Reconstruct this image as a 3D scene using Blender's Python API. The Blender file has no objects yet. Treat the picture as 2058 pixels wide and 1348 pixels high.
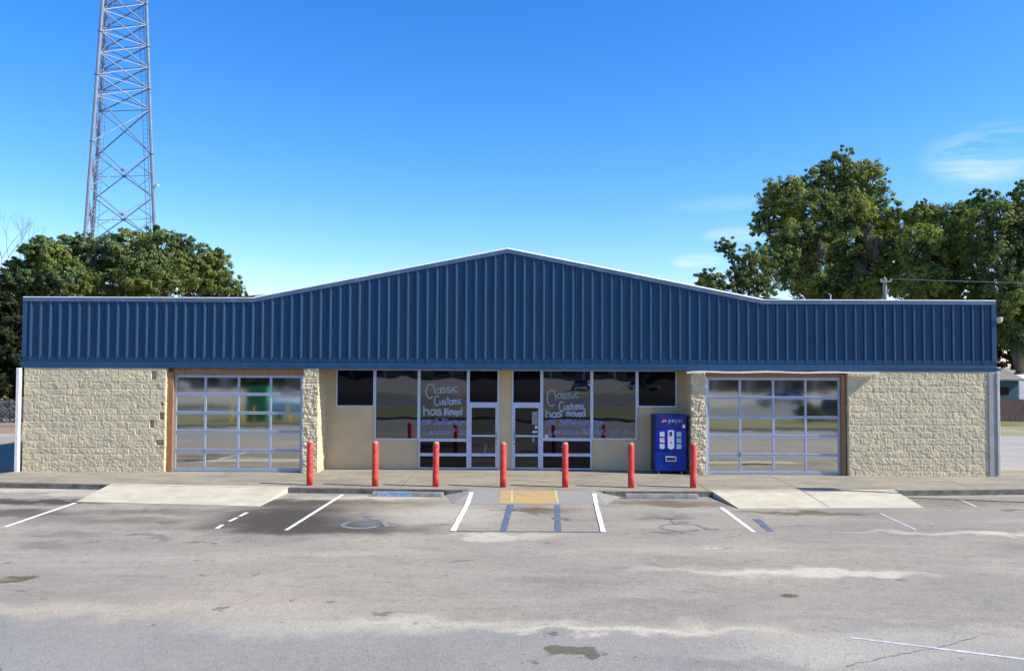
import bpy, math, random
import numpy as np
from mathutils import Vector, Matrix, noise
R = math.radians
random.seed(7)
rng = np.random.default_rng(7)
S = bpy.context.scene
COL = S.collection

# ---------------------------------------------------------------- camera
CAM = np.array([0.3327, -25.7814, 3.4667]); YAW, PITCH, ROLL = 0.0072233, 0.033157, 0.0043333; FPX = 1650.0
def _axes():
    cy, sy, cp, sp = math.cos(YAW), math.sin(YAW), math.cos(PITCH), math.sin(PITCH)
    fw = np.array([-sy*cp, cy*cp, sp]); rt = np.array([cy, sy, 0.0]); up = np.cross(rt, fw)
    cr, sr = math.cos(ROLL), math.sin(ROLL)
    return rt*cr+up*sr, -rt*sr+up*cr, fw
RT, UP, FW = _axes()
def P(u, v, y=None, z=None):
    """world point that the surveyed photo position (u, v) has on the plane y=.. or z=.."""
    d = FW + RT*(u-1029)/FPX - UP*(v-674)/FPX
    t = (y-CAM[1])/d[1] if y is not None else (z-CAM[2])/d[2]
    return CAM + t*d
cam = bpy.data.cameras.new("camera"); co = bpy.data.objects.new("camera", cam); COL.objects.link(co)
co.matrix_world = Matrix(((RT[0], UP[0], -FW[0], CAM[0]), (RT[1], UP[1], -FW[1], CAM[1]), (RT[2], UP[2], -FW[2], CAM[2]), (0, 0, 0, 1)))
cam.sensor_width = 36; cam.lens = 36*FPX/2058; cam.clip_end = 3000; cam.clip_start = 0.1
S.camera = co
S.view_settings.view_transform = 'Standard'; S.view_settings.look = 'None'; S.view_settings.gamma = 1
S.view_settings.exposure = 0.90

# ---------------------------------------------------------------- light
SUN = Vector((1.45, -0.33, 1.20)).normalized()
sl = bpy.data.lights.new("sun", 'SUN'); sl.energy = 4.2; sl.angle = R(0.5); sl.color = (1.0, 0.925, 0.79)
so = bpy.data.objects.new("sun", sl); COL.objects.link(so)
so.rotation_euler = SUN.to_track_quat('Z', 'Y').to_euler(); so.location = (30, -20, 40)
W = bpy.data.worlds.new("World"); S.world = W; W.use_nodes = True
nt = W.node_tree; nt.nodes.clear()
def N(nt, t, **k):
    n = nt.nodes.new(t)
    for a, b in k.items(): setattr(n, a, b)
    return n
out = N(nt, 'ShaderNodeOutputWorld'); bg = N(nt, 'ShaderNodeBackground'); sky = N(nt, 'ShaderNodeTexSky')
sky.sky_type = 'NISHITA'; sky.sun_disc = False
sky.sun_elevation = math.asin(SUN.z); sky.sun_rotation = math.atan2(SUN.x, SUN.y)
sky.air_density = 1.0; sky.dust_density = 0.3; sky.ozone_density = 3.0
hs = N(nt, 'ShaderNodeHueSaturation'); hs.inputs['Saturation'].default_value = 1.25
nt.links.new(sky.outputs[0], hs.inputs['Color'])
# thin cirrus wisps at fixed sky directions
geo = N(nt, 'ShaderNodeTexCoord')
noi = N(nt, 'ShaderNodeTexNoise'); noi.inputs['Scale'].default_value = 7; noi.inputs['Detail'].default_value = 8; noi.inputs['Roughness'].default_value = .62; noi.inputs['Distortion'].default_value = .6
mp = N(nt, 'ShaderNodeMapping'); mp.inputs['Scale'].default_value = (1, 1, 5); mp.inputs['Rotation'].default_value = (0, .25, 0)
nt.links.new(geo.outputs['Generated'], mp.inputs[0]); nt.links.new(mp.outputs[0], noi.inputs['Vector'])
sc = N(nt, 'ShaderNodeSeparateColor'); cc = N(nt, 'ShaderNodeCombineColor'); nt.links.new(hs.outputs[0], sc.inputs[0])
for i, (k_, g_) in enumerate(((.672, 1.44), (.872, 1.15), (1.30, 1.0))):     # deeper, more saturated blue overhead
    mn = N(nt, 'ShaderNodeMath', operation='MINIMUM'); mn.inputs[1].default_value = 9; nt.links.new(sc.outputs[i], mn.inputs[0])
    pw_ = N(nt, 'ShaderNodeMath', operation='POWER'); pw_.inputs[1].default_value = g_; nt.links.new(mn.outputs[0], pw_.inputs[0])
    ml = N(nt, 'ShaderNodeMath', operation='MULTIPLY'); ml.inputs[1].default_value = k_; nt.links.new(pw_.outputs[0], ml.inputs[0]); nt.links.new(ml.outputs[0], cc.inputs[i])
last = cc.outputs[0]
for (u, v, ru, rv, st) in [(1985, 312, 95, 48, .36), (1480, 472, 60, 15, .26), (1405, 524, 50, 14, .5), (1440, 408, 90, 16, .10)]:
    d = FW + RT*(u-1029)/FPX - UP*(v-674)/FPX; d = Vector(d).normalized()
    a1 = Vector((0, 0, 1)).cross(d).normalized(); a2 = d.cross(a1)
    def dot(vec, off, sc):
        dn = N(nt, 'ShaderNodeVectorMath', operation='DOT_PRODUCT'); dn.inputs[1].default_value = vec
        nt.links.new(geo.outputs['Generated'], dn.inputs[0])
        m = N(nt, 'ShaderNodeMath', operation='MULTIPLY'); m.inputs[1].default_value = sc; nt.links.new(dn.outputs['Value'], m.inputs[0])
        p = N(nt, 'ShaderNodeMath', operation='POWER'); p.inputs[1].default_value = 2
        ab = N(nt, 'ShaderNodeMath', operation='ABSOLUTE'); nt.links.new(m.outputs[0], ab.inputs[0]); nt.links.new(ab.outputs[0], p.inputs[0])
        return p.outputs[0]
    s1 = dot(a1, 0, FPX/ru); s2 = dot(a2, 0, FPX/rv)
    ad = N(nt, 'ShaderNodeMath', operation='ADD'); nt.links.new(s1, ad.inputs[0]); nt.links.new(s2, ad.inputs[1])
    mr = N(nt, 'ShaderNodeMapRange'); mr.inputs['From Min'].default_value = 0; mr.inputs['From Max'].default_value = 1.8
    mr.inputs['To Min'].default_value = st*2.2; mr.inputs['To Max'].default_value = 0; mr.interpolation_type = 'SMOOTHERSTEP'
    nt.links.new(ad.outputs[0], mr.inputs['Value'])
    fwd = N(nt, 'ShaderNodeVectorMath', operation='DOT_PRODUCT'); fwd.inputs[1].default_value = d; nt.links.new(geo.outputs['Generated'], fwd.inputs[0])
    gt = N(nt, 'ShaderNodeMath', operation='GREATER_THAN'); gt.inputs[1].default_value = .5; nt.links.new(fwd.outputs['Value'], gt.inputs[0])
    nr = N(nt, 'ShaderNodeMapRange'); nr.inputs['From Min'].default_value = .40; nr.inputs['From Max'].default_value = .85; nt.links.new(noi.outputs[0], nr.inputs['Value'])
    m1 = N(nt, 'ShaderNodeMath', operation='MULTIPLY'); nt.links.new(mr.outputs[0], m1.inputs[0]); nt.links.new(nr.outputs[0], m1.inputs[1])
    m2 = N(nt, 'ShaderNodeMath', operation='MULTIPLY'); nt.links.new(m1.outputs[0], m2.inputs[0]); nt.links.new(gt.outputs[0], m2.inputs[1])
    mx = N(nt, 'ShaderNodeMix', data_type='RGBA'); nt.links.new(m2.outputs[0], mx.inputs['Factor']); nt.links.new(last, mx.inputs[6]); mx.inputs[7].default_value = (6.2, 6.6, 7.2, 1)
    last = mx.outputs[2]
nt.links.new(last, bg.inputs[0]); bg.inputs[1].default_value = 0.10
nt.links.new(bg.outputs[0], out.inputs[0])

# ---------------------------------------------------------------- helpers
class MB:
    def __init__(s): s.v = []; s.f = []
    def add(s, vs, fs):
        n = len(s.v); s.v += [tuple(float(c) for c in p) for p in vs]; s.f += [tuple(i+n for i in f) for f in fs]
    def box(s, x0, x1, y0, y1, z0, z1):
        s.add([(x0, y0, z0), (x1, y0, z0), (x1, y1, z0), (x0, y1, z0), (x0, y0, z1), (x1, y0, z1), (x1, y1, z1), (x0, y1, z1)],
              [(0, 3, 2, 1), (4, 5, 6, 7), (0, 1, 5, 4), (1, 2, 6, 5), (2, 3, 7, 6), (3, 0, 4, 7)])
        return s
    def quad(s, *p): s.add(p, [tuple(range(len(p)))]); return s
    def prism(s, poly, z0, z1):          # poly ccw in xy
        n = len(poly)
        s.add([(x, y, z0) for x, y in poly]+[(x, y, z1) for x, y in poly],
              [tuple(range(n))[::-1], tuple(range(n, 2*n))]+[(i, (i+1) % n, n+(i+1) % n, n+i) for i in range(n)])
        return s
    def tube(s, a, b, r0, r1=None, n=8, caps=True):
        a = Vector(a); b = Vector(b); r1 = r0 if r1 is None else r1
        d = (b-a); d = d.normalized() if d.length else Vector((0, 0, 1))
        x = d.orthogonal().normalized(); y = d.cross(x)
        vs = []
        for c, r in ((a, r0), (b, r1)):
            for i in range(n):
                t = 2*math.pi*i/n; vs.append(c+x*(r*math.cos(t))+y*(r*math.sin(t)))
        fs = [(i, (i+1) % n, n+(i+1) % n, n+i) for i in range(n)]
        if caps: fs += [tuple(range(n))[::-1], tuple(range(n, 2*n))]
        s.add(vs, fs); return s
    def path(s, pts, rs, n=8):
        pts = [Vector(p) for p in pts]; vs = []; m = len(pts)
        if not hasattr(rs, '__len__'): rs = [rs]*m
        for k, p in enumerate(pts):
            d = (pts[min(k+1, m-1)]-pts[max(k-1, 0)]).normalized()
            x = d.cross(Vector((0.13, 0.97, 0.2))).normalized(); y = d.cross(x)
            for i in range(n):
                t = 2*math.pi*i/n; vs.append(p+x*(rs[k]*math.cos(t))+y*(rs[k]*math.sin(t)))
        fs = [(k*n+i, k*n+(i+1) % n, (k+1)*n+(i+1) % n, (k+1)*n+i) for k in range(m-1) for i in range(n)]
        fs += [tuple(range(n))[::-1], tuple(range((m-1)*n, m*n))]
        s.add(vs, fs); return s
    def lathe(s, prof, c=(0, 0, 0), n=24):
        vs = [(c[0]+r*math.cos(2*math.pi*i/n), c[1]+r*math.sin(2*math.pi*i/n), c[2]+z) for r, z in prof for i in range(n)]
        m = len(prof)
        fs = [(k*n+i, k*n+(i+1) % n, (k+1)*n+(i+1) % n, (k+1)*n+i) for k in range(m-1) for i in range(n)]
        fs += [tuple(range(n))[::-1], tuple(range((m-1)*n, m*n))]
        s.add(vs, fs); return s
    def build(s, name, mat, parent=None, smooth=False, bevel=0):
        me = bpy.data.meshes.new(name); me.from_pydata(s.v, [], s.f); me.update()
        me.materials.append(mat)
        if smooth:
            for p in me.polygons: p.use_smooth = True
        o = bpy.data.objects.new(name, me); COL.objects.link(o)
        if parent: o.parent = parent
        if bevel:
            b = o.modifiers.new('bevel', 'BEVEL'); b.width = bevel; b.segments = 2; b.limit_method = 'ANGLE'
        return o
def tag(o, label=None, cat=None, group=None, kind=None):
    if label: o['label'] = label
    if cat: o['category'] = cat
    if group: o['group'] = group
    if kind: o['kind'] = kind
    return o
def empty(name, loc=(0, 0, 0), rz=0):
    o = bpy.data.objects.new(name, None); COL.objects.link(o); o.location = loc; o.rotation_euler = (0, 0, rz); o.empty_display_size = .2
    return o
def copy_tree(o, parent=None):
    c = o.copy(); COL.objects.link(c)
    if parent: c.parent = parent
    for ch in [k for k in ALL() if k.parent == o]: copy_tree(ch, c)
    return c
def ALL(): return list(COL.objects)

def mat(name, col, rough=.7, metal=0., spec=.5, var=None, scale=3., bump=0., bscale=40., ior=1.45, detail=5, lo=.35, hi=.65, stretch=(1, 1, 1), var2=None):
    m = bpy.data.materials.new(name); m.use_nodes = True; t = m.node_tree; b = t.nodes['Principled BSDF']
    b.inputs['Base Color'].default_value = (*col, 1); b.inputs['Roughness'].default_value = rough; b.inputs['Metallic'].default_value = metal
    b.inputs['Specular IOR Level'].default_value = spec; b.inputs['IOR'].default_value = ior
    g = N(t, 'ShaderNodeTexCoord'); mp = N(t, 'ShaderNodeMapping'); mp.inputs['Scale'].default_value = stretch
    t.links.new(g.outputs['Object'], mp.inputs[0])
    if var:
        n = N(t, 'ShaderNodeTexNoise'); n.inputs['Scale'].default_value = scale; n.inputs['Detail'].default_value = detail; n.inputs['Roughness'].default_value = .65
        r = N(t, 'ShaderNodeMapRange'); r.inputs['From Min'].default_value = lo; r.inputs['From Max'].default_value = hi
        x = N(t, 'ShaderNodeMix', data_type='RGBA'); x.inputs[6].default_value = (*col, 1); x.inputs[7].default_value = (*var, 1)
        t.links.new(mp.outputs[0], n.inputs['Vector']); t.links.new(n.outputs[0], r.inputs['Value']); t.links.new(r.outputs[0], x.inputs['Factor']); t.links.new(x.outputs[2], b.inputs['Base Color'])
        if var2:
            c2, s2, l2, h2, st2 = var2
            n = N(t, 'ShaderNodeTexNoise'); n.inputs['Scale'].default_value = s2; n.inputs['Detail'].default_value = 6; n.inputs['Roughness'].default_value = .7; n.inputs['Distortion'].default_value = .4
            r = N(t, 'ShaderNodeMapRange'); r.inputs['From Min'].default_value = l2; r.inputs['From Max'].default_value = h2; r.inputs['To Max'].default_value = st2
            x2 = N(t, 'ShaderNodeMix', data_type='RGBA'); x2.inputs[7].default_value = (*c2, 1); t.links.new(x.outputs[2], x2.inputs[6])
            t.links.new(g.outputs['Object'], n.inputs['Vector']); t.links.new(n.outputs[0], r.inputs['Value']); t.links.new(r.outputs[0], x2.inputs['Factor']); t.links.new(x2.outputs[2], b.inputs['Base Color'])
    if bump:
        n = N(t, 'ShaderNodeTexNoise'); n.inputs['Scale'].default_value = bscale; n.inputs['Detail'].default_value = 4
        k = N(t, 'ShaderNodeBump'); k.inputs['Strength'].default_value = bump; k.inputs['Distance'].default_value = .02
        t.links.new(mp.outputs[0], n.inputs['Vector']); t.links.new(n.outputs[0], k.inputs['Height']); t.links.new(k.outputs[0], b.inputs['Normal'])
    return m

M = {}
M['block'] = mat('split_face_block', (.60, .52, .315), .9, var=(.50, .44, .31), scale=5, bump=.5, bscale=55, var2=((.36, .33, .25), 1.3, .56, .8, .5))
M['stucco'] = mat('painted_stucco', (.60, .455, .255), .85, var=(.52, .41, .25), scale=1.6, bump=.15, bscale=80)
M['navy'] = mat('navy_metal', (.008, .043, .104), .36, spec=.30, var=(.012, .050, .118), scale=1.5, stretch=(3, 3, .4), lo=.4, hi=.7)
M['navytrim'] = mat('navy_trim', (.020, .075, .165), .4, spec=.35, var=(.016, .062, .14), scale=2)
M['navycap'] = mat('navy_coping', (.06, .115, .21), .4, spec=.5, var=(.13, .19, .29), scale=3, lo=.5, hi=.75)
M['white'] = mat('white_trim', (.75, .75, .73), .5, var=(.6, .6, .58), scale=6)
M['cream'] = mat('cream_trim', (.52, .50, .44), .6, var=(.42, .41, .37), scale=4)
M['greytrim'] = mat('grey_trim', (.33, .34, .33), .6, var=(.27, .28, .28), scale=3)
M['alu'] = mat('anodised_aluminium', (.50, .58, .72), .38, metal=.35, spec=.6, var=(.42, .50, .64), scale=7)
M['doorframe'] = mat('dull_aluminium', (.36, .42, .54), .45, metal=.3, spec=.5, var=(.30, .36, .48), scale=6)
M['wood'] = mat('stained_wood', (.36, .18, .07), .65, var=(.22, .105, .045), scale=4, stretch=(8, 8, 1))
M['red'] = mat('faded_red_paint', (.60, .035, .028), .6, var=(.64, .13, .10), scale=7, lo=.45, hi=.72, var2=((.22, .07, .05), 16, .62, .70, .8), bump=.2, bscale=30)
M['redcap'] = mat('weathered_cap', (.60, .28, .17), .8, var=(.58, .14, .09), scale=10)
M['steel'] = mat('galvanised_steel', (.20, .25, .34), .5, metal=.2, var=(.14, .18, .25), scale=1.2)
M['black'] = mat('black_plastic', (.01, .01, .012), .5)
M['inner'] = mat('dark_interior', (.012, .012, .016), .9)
M['roof'] = mat('roof_metal', (.45, .46, .47), .5, var=(.38, .39, .4))
M['bark'] = mat('bark', (.11, .085, .065), .95, var=(.18, .15, .12), scale=6, bump=.6, bscale=20)
M['kerb'] = mat('kerb_concrete', (.19, .18, .155), .95, var=(.07, .07, .062), scale=3.5, bump=.3)

def glass(name, base, ior, rough, metal=0., bumps=.02, bsc=1.2):
    m = mat(name, base, rough, metal=metal, spec=.5, ior=ior)
    t = m.node_tree; b = t.nodes['Principled BSDF']
    g = N(t, 'ShaderNodeTexCoord'); n = N(t, 'ShaderNodeTexNoise'); n.inputs['Scale'].default_value = bsc; n.inputs['Detail'].default_value = 1
    k = N(t, 'ShaderNodeBump'); k.inputs['Strength'].default_value = 1; k.inputs['Distance'].default_value = bumps
    t.links.new(g.outputs['Object'], n.inputs['Vector']); t.links.new(n.outputs[0], k.inputs['Height']); t.links.new(k.outputs[0], b.inputs['Normal'])
    return m
M['glass'] = glass('shop_glass', (.006, .008, .012), 2.25, .015, bumps=.0027)
M['glassdark'] = glass('dark_glass', (.002, .002, .006), 1.35, .015, bumps=.0027)
M['glassdoor'] = glass('door_glass', (.003, .003, .005), 1.6, .02, bumps=.006)
M['mirror'] = glass('tinted_door_glazing', (.60, .59, .55), 1.5, .045, metal=1., bumps=.0016, bsc=1.3)

# asphalt with stains of its own
def asphalt():
    m = bpy.data.materials.new('asphalt'); m.use_nodes = True; t = m.node_tree; b = t.nodes['Principled BSDF']; b.inputs['Roughness'].default_value = .95
    b.inputs['Specular IOR Level'].default_value = .2
    g = N(t, 'ShaderNodeTexCoord'); pos = g.outputs['Object']
    def noise_(sc, det=5, st=(1, 1, 1), rg=.6, lo=.3, hi=.7, dist=0):
        mp = N(t, 'ShaderNodeMapping'); mp.inputs['Scale'].default_value = st; t.links.new(pos, mp.inputs[0])
        n = N(t, 'ShaderNodeTexNoise'); n.inputs['Scale'].default_value = sc; n.inputs['Detail'].default_value = det; n.inputs['Roughness'].default_value = rg; n.inputs['Distortion'].default_value = dist
        t.links.new(mp.outputs[0], n.inputs['Vector'])
        r = N(t, 'ShaderNodeMapRange'); r.inputs['From Min'].default_value = lo; r.inputs['From Max'].default_value = hi; t.links.new(n.outputs[0], r.inputs['Value'])
        return r.outputs[0], n
    def mixc(a, c, fac, mode='MIX'):
        x = N(t, 'ShaderNodeMix', data_type='RGBA', blend_type=mode)
        if hasattr(a, 'links') or not isinstance(a, tuple): t.links.new(a, x.inputs[6])
        else: x.inputs[6].default_value = (*a, 1)
        if isinstance(c, tuple): x.inputs[7].default_value = (*c, 1)
        else: t.links.new(c, x.inputs[7])
        if isinstance(fac, float): x.inputs['Factor'].default_value = fac
        else: t.links.new(fac, x.inputs['Factor'])
        return x.outputs[2]
    def mul(a, k):
        q = N(t, 'ShaderNodeMath', operation='MULTIPLY'); t.links.new(a, q.inputs[0])
        if isinstance(k, float): q.inputs[1].default_value = k
        else: t.links.new(k, q.inputs[1])
        return q.outputs[0]
    f, _ = noise_(.16, 6, lo=.35, hi=.65)
    c = mixc((.34, .312, .285), (.24, .227, .222), f)
    f, _ = noise_(.5, 6, st=(.35, 1.6, 1), lo=.5, hi=.78)
    c = mixc(c, (.42, .395, .36), mul(f, .8))
    f, _ = noise_(.8, 6, st=(.5, 1.4, 1), lo=.55, hi=.8)
    c = mixc(c, (.165, .155, .152), mul(f, .7))
    f, _ = noise_(3.2, 6, st=(.7, 1.2, 1), rg=.75, lo=.52, hi=.75)
    c = mixc(c, (.160, .15, .145), mul(f, .65))
    f, _ = noise_(2.6, 6, st=(.8, 1.3, 1), rg=.75, lo=.54, hi=.78, dist=.5)
    c = mixc(c, (.42, .40, .37), mul(f, .5))
    # warped position for stains
    wn = N(t, 'ShaderNodeTexNoise'); wn.inputs['Scale'].default_value = 1.3; wn.inputs['Detail'].default_value = 5; t.links.new(pos, wn.inputs['Vector'])
    sub = N(t, 'ShaderNodeVectorMath', operation='SUBTRACT'); sub.inputs[1].default_value = (.5, .5, .5); t.links.new(wn.outputs['Color'], sub.inputs[0])
    scl = N(t, 'ShaderNodeVectorMath', operation='SCALE'); scl.inputs['Scale'].default_value = 1.5; t.links.new(sub.outputs[0], scl.inputs[0])
    wp = N(t, 'ShaderNodeVectorMath', operation='ADD'); t.links.new(pos, wp.inputs[0]); t.links.new(scl.outputs[0], wp.inputs[1])
    def stain(c, x, y, rx, ry, col, st, soft=.35, rot=0., warp=True):
        mp = N(t, 'ShaderNodeMapping'); mp.vector_type = 'TEXTURE'
        mp.inputs['Location'].default_value = (x, y, 0); mp.inputs['Rotation'].default_value = (0, 0, R(rot)); mp.inputs['Scale'].default_value = (rx, ry, 1000)
        t.links.new(wp.outputs[0] if warp else pos, mp.inputs[0])
        ln = N(t, 'ShaderNodeVectorMath', operation='LENGTH'); t.links.new(mp.outputs[0], ln.inputs[0])
        r = N(t, 'ShaderNodeMapRange'); r.interpolation_type = 'SMOOTHSTEP'; r.inputs['From Min'].default_value = 1-soft; r.inputs['From Max'].default_value = 1+soft
        r.inputs['To Min'].default_value = min(1, st*1.25); r.inputs['To Max'].default_value = 0; t.links.new(ln.outputs['Value'], r.inputs['Value'])
        return mixc(c, col, r.outputs[0])
    # separate newer asphalt toward the road (bluer), boundary a gentle wavy line near y=-14.4
    sx = N(t, 'ShaderNodeSeparateXYZ'); t.links.new(wp.outputs[0], sx.inputs[0])
    lin = N(t, 'ShaderNodeMath', operation='MULTIPLY_ADD'); t.links.new(sx.outputs['X'], lin.inputs[0]); lin.inputs[1].default_value = .06; t.links.new(sx.outputs['Y'], lin.inputs[2])
    nr = N(t, 'ShaderNodeMapRange'); nr.inputs['From Min'].default_value = -14.35; nr.inputs['From Max'].default_value = -14.75; t.links.new(lin.outputs[0], nr.inputs['Value'])
    fine, _ = noise_(.35, 5, lo=.3, hi=.7)
    near = mixc((.275, .278, .29), (.222, .226, .238), fine)
    c = mixc(c, near, mul(nr.outputs[0], .8))
    # sandy drift along the seam
    d = N(t, 'ShaderNodeMath', operation='ADD'); t.links.new(lin.outputs[0], d.inputs[0]); d.inputs[1].default_value = 14.3
    ab = N(t, 'ShaderNodeMath', operation='ABSOLUTE'); t.links.new(d.outputs[0], ab.inputs[0])
    sr = N(t, 'ShaderNodeMapRange'); sr.inputs['From Min'].default_value = 0; sr.inputs['From Max'].default_value = .42; sr.inputs['To Min'].default_value = 1; sr.inputs['To Max'].default_value = 0; t.links.new(ab.outputs[0], sr.inputs['Value'])
    fs, _ = noise_(.5, 4, st=(.6, .6, 1), lo=.35, hi=.6)
    c = mixc(c, (.43, .40, .355), mul(mul(sr.outputs[0], fs), .75))
    dark = (.074, .066, .063); brown = (.135, .105, .075); pale = (.50, .475, .43); blue = (.14, .17, .21)
    def SP(u, v): p = P(u, v, z=-.14); return p[0], p[1]
    for (u, v, rx, ry, col, st, soft) in [
        (70, 1008, 1.9, .42, dark, .95, .5), (20, 1032, 1.8, .5, dark, .6, .6), (60, 984, 2.2, .45, pale, .6, .6), (160, 992, .9, .3, pale, .5, .6),
        (590, 1040, 1.7, 1.7, dark, .85, .55), (640, 1062, 2.2, .75, dark, .6, .6), (600, 1010, 1.4, .55, dark, .7, .5), (730, 1055, .75, .32, blue, .55, .5), (520, 1035, 1.1, .6, dark, .45, .7), (700, 1035, 1.2, .7, dark, .5, .7), (640, 1062, 2.6, .5, dark, .5, .7),
        (300, 1028, 1.3, .35, brown, .5, .7), (220, 1045, 1.6, .35, dark, .35, .7), (335, 1050, .35, .2, dark, .35, .6), (250, 1077, .18, .09, brown, .7, .5), (310, 1077, .5, .12, dark, .35, .6),
        (130, 1072, .9, .25, dark, .25, .7), (90, 1096, .6, .3, dark, .25, .6), (405, 1090, .2, .07, brown, .55, .5), (20, 1163, .3, .13, brown, .8, .4), (38, 1187, .12, .06, brown, .6, .4),
        (790, 1017, 1.3, .75, brown, .75, .6), (800, 1045, 1.0, .5, dark, .25, .7), (760, 1000, 1.7, .35, pale, .6, .6), (860, 1030, 1.8, 1.2, pale, .45, .7),
        (1080, 1025, .75, .32, brown, .75, .5), (1138, 1042, .32, .16, brown, .9, .35), (1015, 1025, .25, .2, dark, .6, .5),
        (985, 1080, .5, .42, pale, .6, .3), (1075, 1078, .45, .35, pale, .35, .4), (1345, 1012, 1.5, .5, brown, .65, .6), (1340, 1038, .5, .3, dark, .4, .6), (1352, 1072, .5, .09, dark, .4, .5),
        (1620, 1030, 1.5, .22, brown, .7, .6), (1730, 1032, .3, .1, dark, .7, .6), (1900, 1008, 2.0, .7, brown, .4, .6), (2035, 1024, .2, .08, dark, .7, .5),
        (1625, 1150, 1.5, .24, pale, .8, .7), (1540, 1147, 2.1, .16, pale, .5, .7), (1740, 1150, .9, .2, pale, .4, .8), (2010, 1073, .55, .22, pale, .8, .5), (1900, 1070, 2.0, .16, pale, .5, .7),
        (1430, 1100, .28, .05, pale, .8, .5), (1454, 1101, .25, .06, dark, .5, .5), (1577, 1203, .17, .1, brown, .8, .4), (785, 1228, .12, .07, brown, .75, .4), (808, 1231, .18, .05, brown, .5, .5),
        (1250, 1266, 1.7, .12, pale, .65, .7), (900, 1248, 1.3, .16, pale, .4, .7), (640, 1262, 1.6, .3, pale, .35, .8), (915, 1130, .22, .04, dark, .5, .5),
        (1840, 1268, 1.1, .3, (.19, .19, .205), .4, .7), (1900, 1255, 1.6, .2, (.19, .19, .205), .35, .7), (1600, 1310, .9, .7, pale, .3, .8), (1850, 1300, 1.7, .7, pale, .25, .8),
        (1500, 1335, 1.0, .2, (.19, .19, .205), .4, .7), (450, 1212, 3.0, .8, (.34, .30, .27), .45, .8), (120, 1222, 3.0, .3, (.40, .37, .32), .5, .8), (1300, 1105, 2.5, .3, (.36, .35, .33), .4, .8)]:
        x, y = SP(u, v); c = stain(c, x, y, rx, ry, col, st, soft)
    # puddle-shaped damp stain
    x, y = SP(1170, 1308); c = stain(c, x, y, .27, .34, (.135, .125, .105), .85, .1, 25)
    x, y = SP(1195, 1322); c = stain(c, x, y, .16, .2, (.125, .12, .105), .8, .12, 0)
    # pock marks + grain
    f, n = noise_(2.0, 4, lo=.67, hi=.72)
    c = mixc(c, (.10, .09, .085), mul(f, .7))
    f, n = noise_(11, 2, lo=.66, hi=.71)
    c = mixc(c, (.12, .11, .10), mul(f, .45))
    f, _ = noise_(34, 3, rg=.7, lo=.25, hi=.75)
    gr = N(t, 'ShaderNodeMapRange'); gr.inputs['To Min'].default_value = .70; gr.inputs['To Max'].default_value = 1.12; t.links.new(f, gr.inputs['Value'])
    f2, _ = noise_(9, 4, rg=.7, lo=.25, hi=.75)
    gr2 = N(t, 'ShaderNodeMapRange'); gr2.inputs['To Min'].default_value = .90; gr2.inputs['To Max'].default_value = 1.1; t.links.new(f2, gr2.inputs['Value'])
    wb = N(t, 'ShaderNodeVectorMath', operation='MULTIPLY'); wb.inputs[1].default_value = (1.04, 1.01, .89); t.links.new(c, wb.inputs[0]); hv = N(t, 'ShaderNodeVectorMath', operation='SCALE'); t.links.new(wb.outputs[0], hv.inputs[0]); t.links.new(mul(gr.outputs[0], gr2.outputs[0]), hv.inputs['Scale'])
    t.links.new(hv.outputs[0], b.inputs['Base Color'])
    k = N(t, 'ShaderNodeBump'); k.inputs['Strength'].default_value = .35; k.inputs['Distance'].default_value = .02
    n = N(t, 'ShaderNodeTexNoise'); n.inputs['Scale'].default_value = 30; n.inputs['Detail'].default_value = 4; t.links.new(pos, n.inputs['Vector'])
    t.links.new(n.outputs[0], k.inputs['Height']); t.links.new(k.outputs[0], b.inputs['Normal'])
    return m
M['asphalt'] = asphalt()
def add_courses(m):
    t = m.node_tree; b = t.nodes['Principled BSDF']; src = b.inputs['Base Color'].links[0].from_socket
    g = N(t, 'ShaderNodeTexCoord'); sp = N(t, 'ShaderNodeSeparateXYZ'); cb = N(t, 'ShaderNodeCombineXYZ'); t.links.new(g.outputs['Object'], sp.inputs[0])
    for o_, i_, k_ in (('X', 'X', 50.), ('Z', 'Y', 10.)):
        a = N(t, 'ShaderNodeMath', operation='ADD'); a.inputs[1].default_value = k_; t.links.new(sp.outputs[o_], a.inputs[0]); t.links.new(a.outputs[0], cb.inputs[i_])
    br = N(t, 'ShaderNodeTexBrick'); br.offset = .5; br.inputs['Scale'].default_value = 1; br.inputs['Brick Width'].default_value = .406; br.inputs['Row Height'].default_value = .203
    br.inputs['Mortar Size'].default_value = .006; br.inputs['Mortar Smooth'].default_value = .6; br.inputs['Color1'].default_value = (1.07, 1.05, 1.02, 1); br.inputs['Color2'].default_value = (.90, .90, .92, 1); br.inputs['Mortar'].default_value = (.88, .88, .88, 1)
    t.links.new(cb.outputs[0], br.inputs['Vector']); x = N(t, 'ShaderNodeMix', data_type='RGBA', blend_type='MULTIPLY'); x.inputs['Factor'].default_value = 1
    t.links.new(src, x.inputs[6]); t.links.new(br.outputs['Color'], x.inputs[7]); t.links.new(x.outputs[2], b.inputs['Base Color'])
add_courses(M['block'])
M['patch'] = mat('asphalt_patch', (.235, .228, .212), .95, var=(.275, .265, .245), scale=6, bump=.3, bscale=50)
M['sidewalk'] = mat('sidewalk_concrete', (.30, .265, .195), .9, var=(.19, .175, .135), var2=((.13, .12, .10), 3.5, .52, .75, .6), scale=1.1, bump=.2, bscale=30, stretch=(.5, 1.3, 1), lo=.42, hi=.68)
M['ramp'] = mat('pale_concrete', (.54, .50, .385), .9, var=(.43, .39, .29), var2=((.33, .28, .20), 1.1, .52, .78, .6), scale=1.6, bump=.15, bscale=30)
M['paint'] = mat('white_road_paint', (.74, .76, .79), .7, var=(.40, .40, .39), scale=11, lo=.56, hi=.68, detail=9)
M['paintold'] = mat('worn_white_paint', (.58, .60, .66), .8, var=(.34, .34, .34), scale=9, lo=.45, hi=.66)
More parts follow.
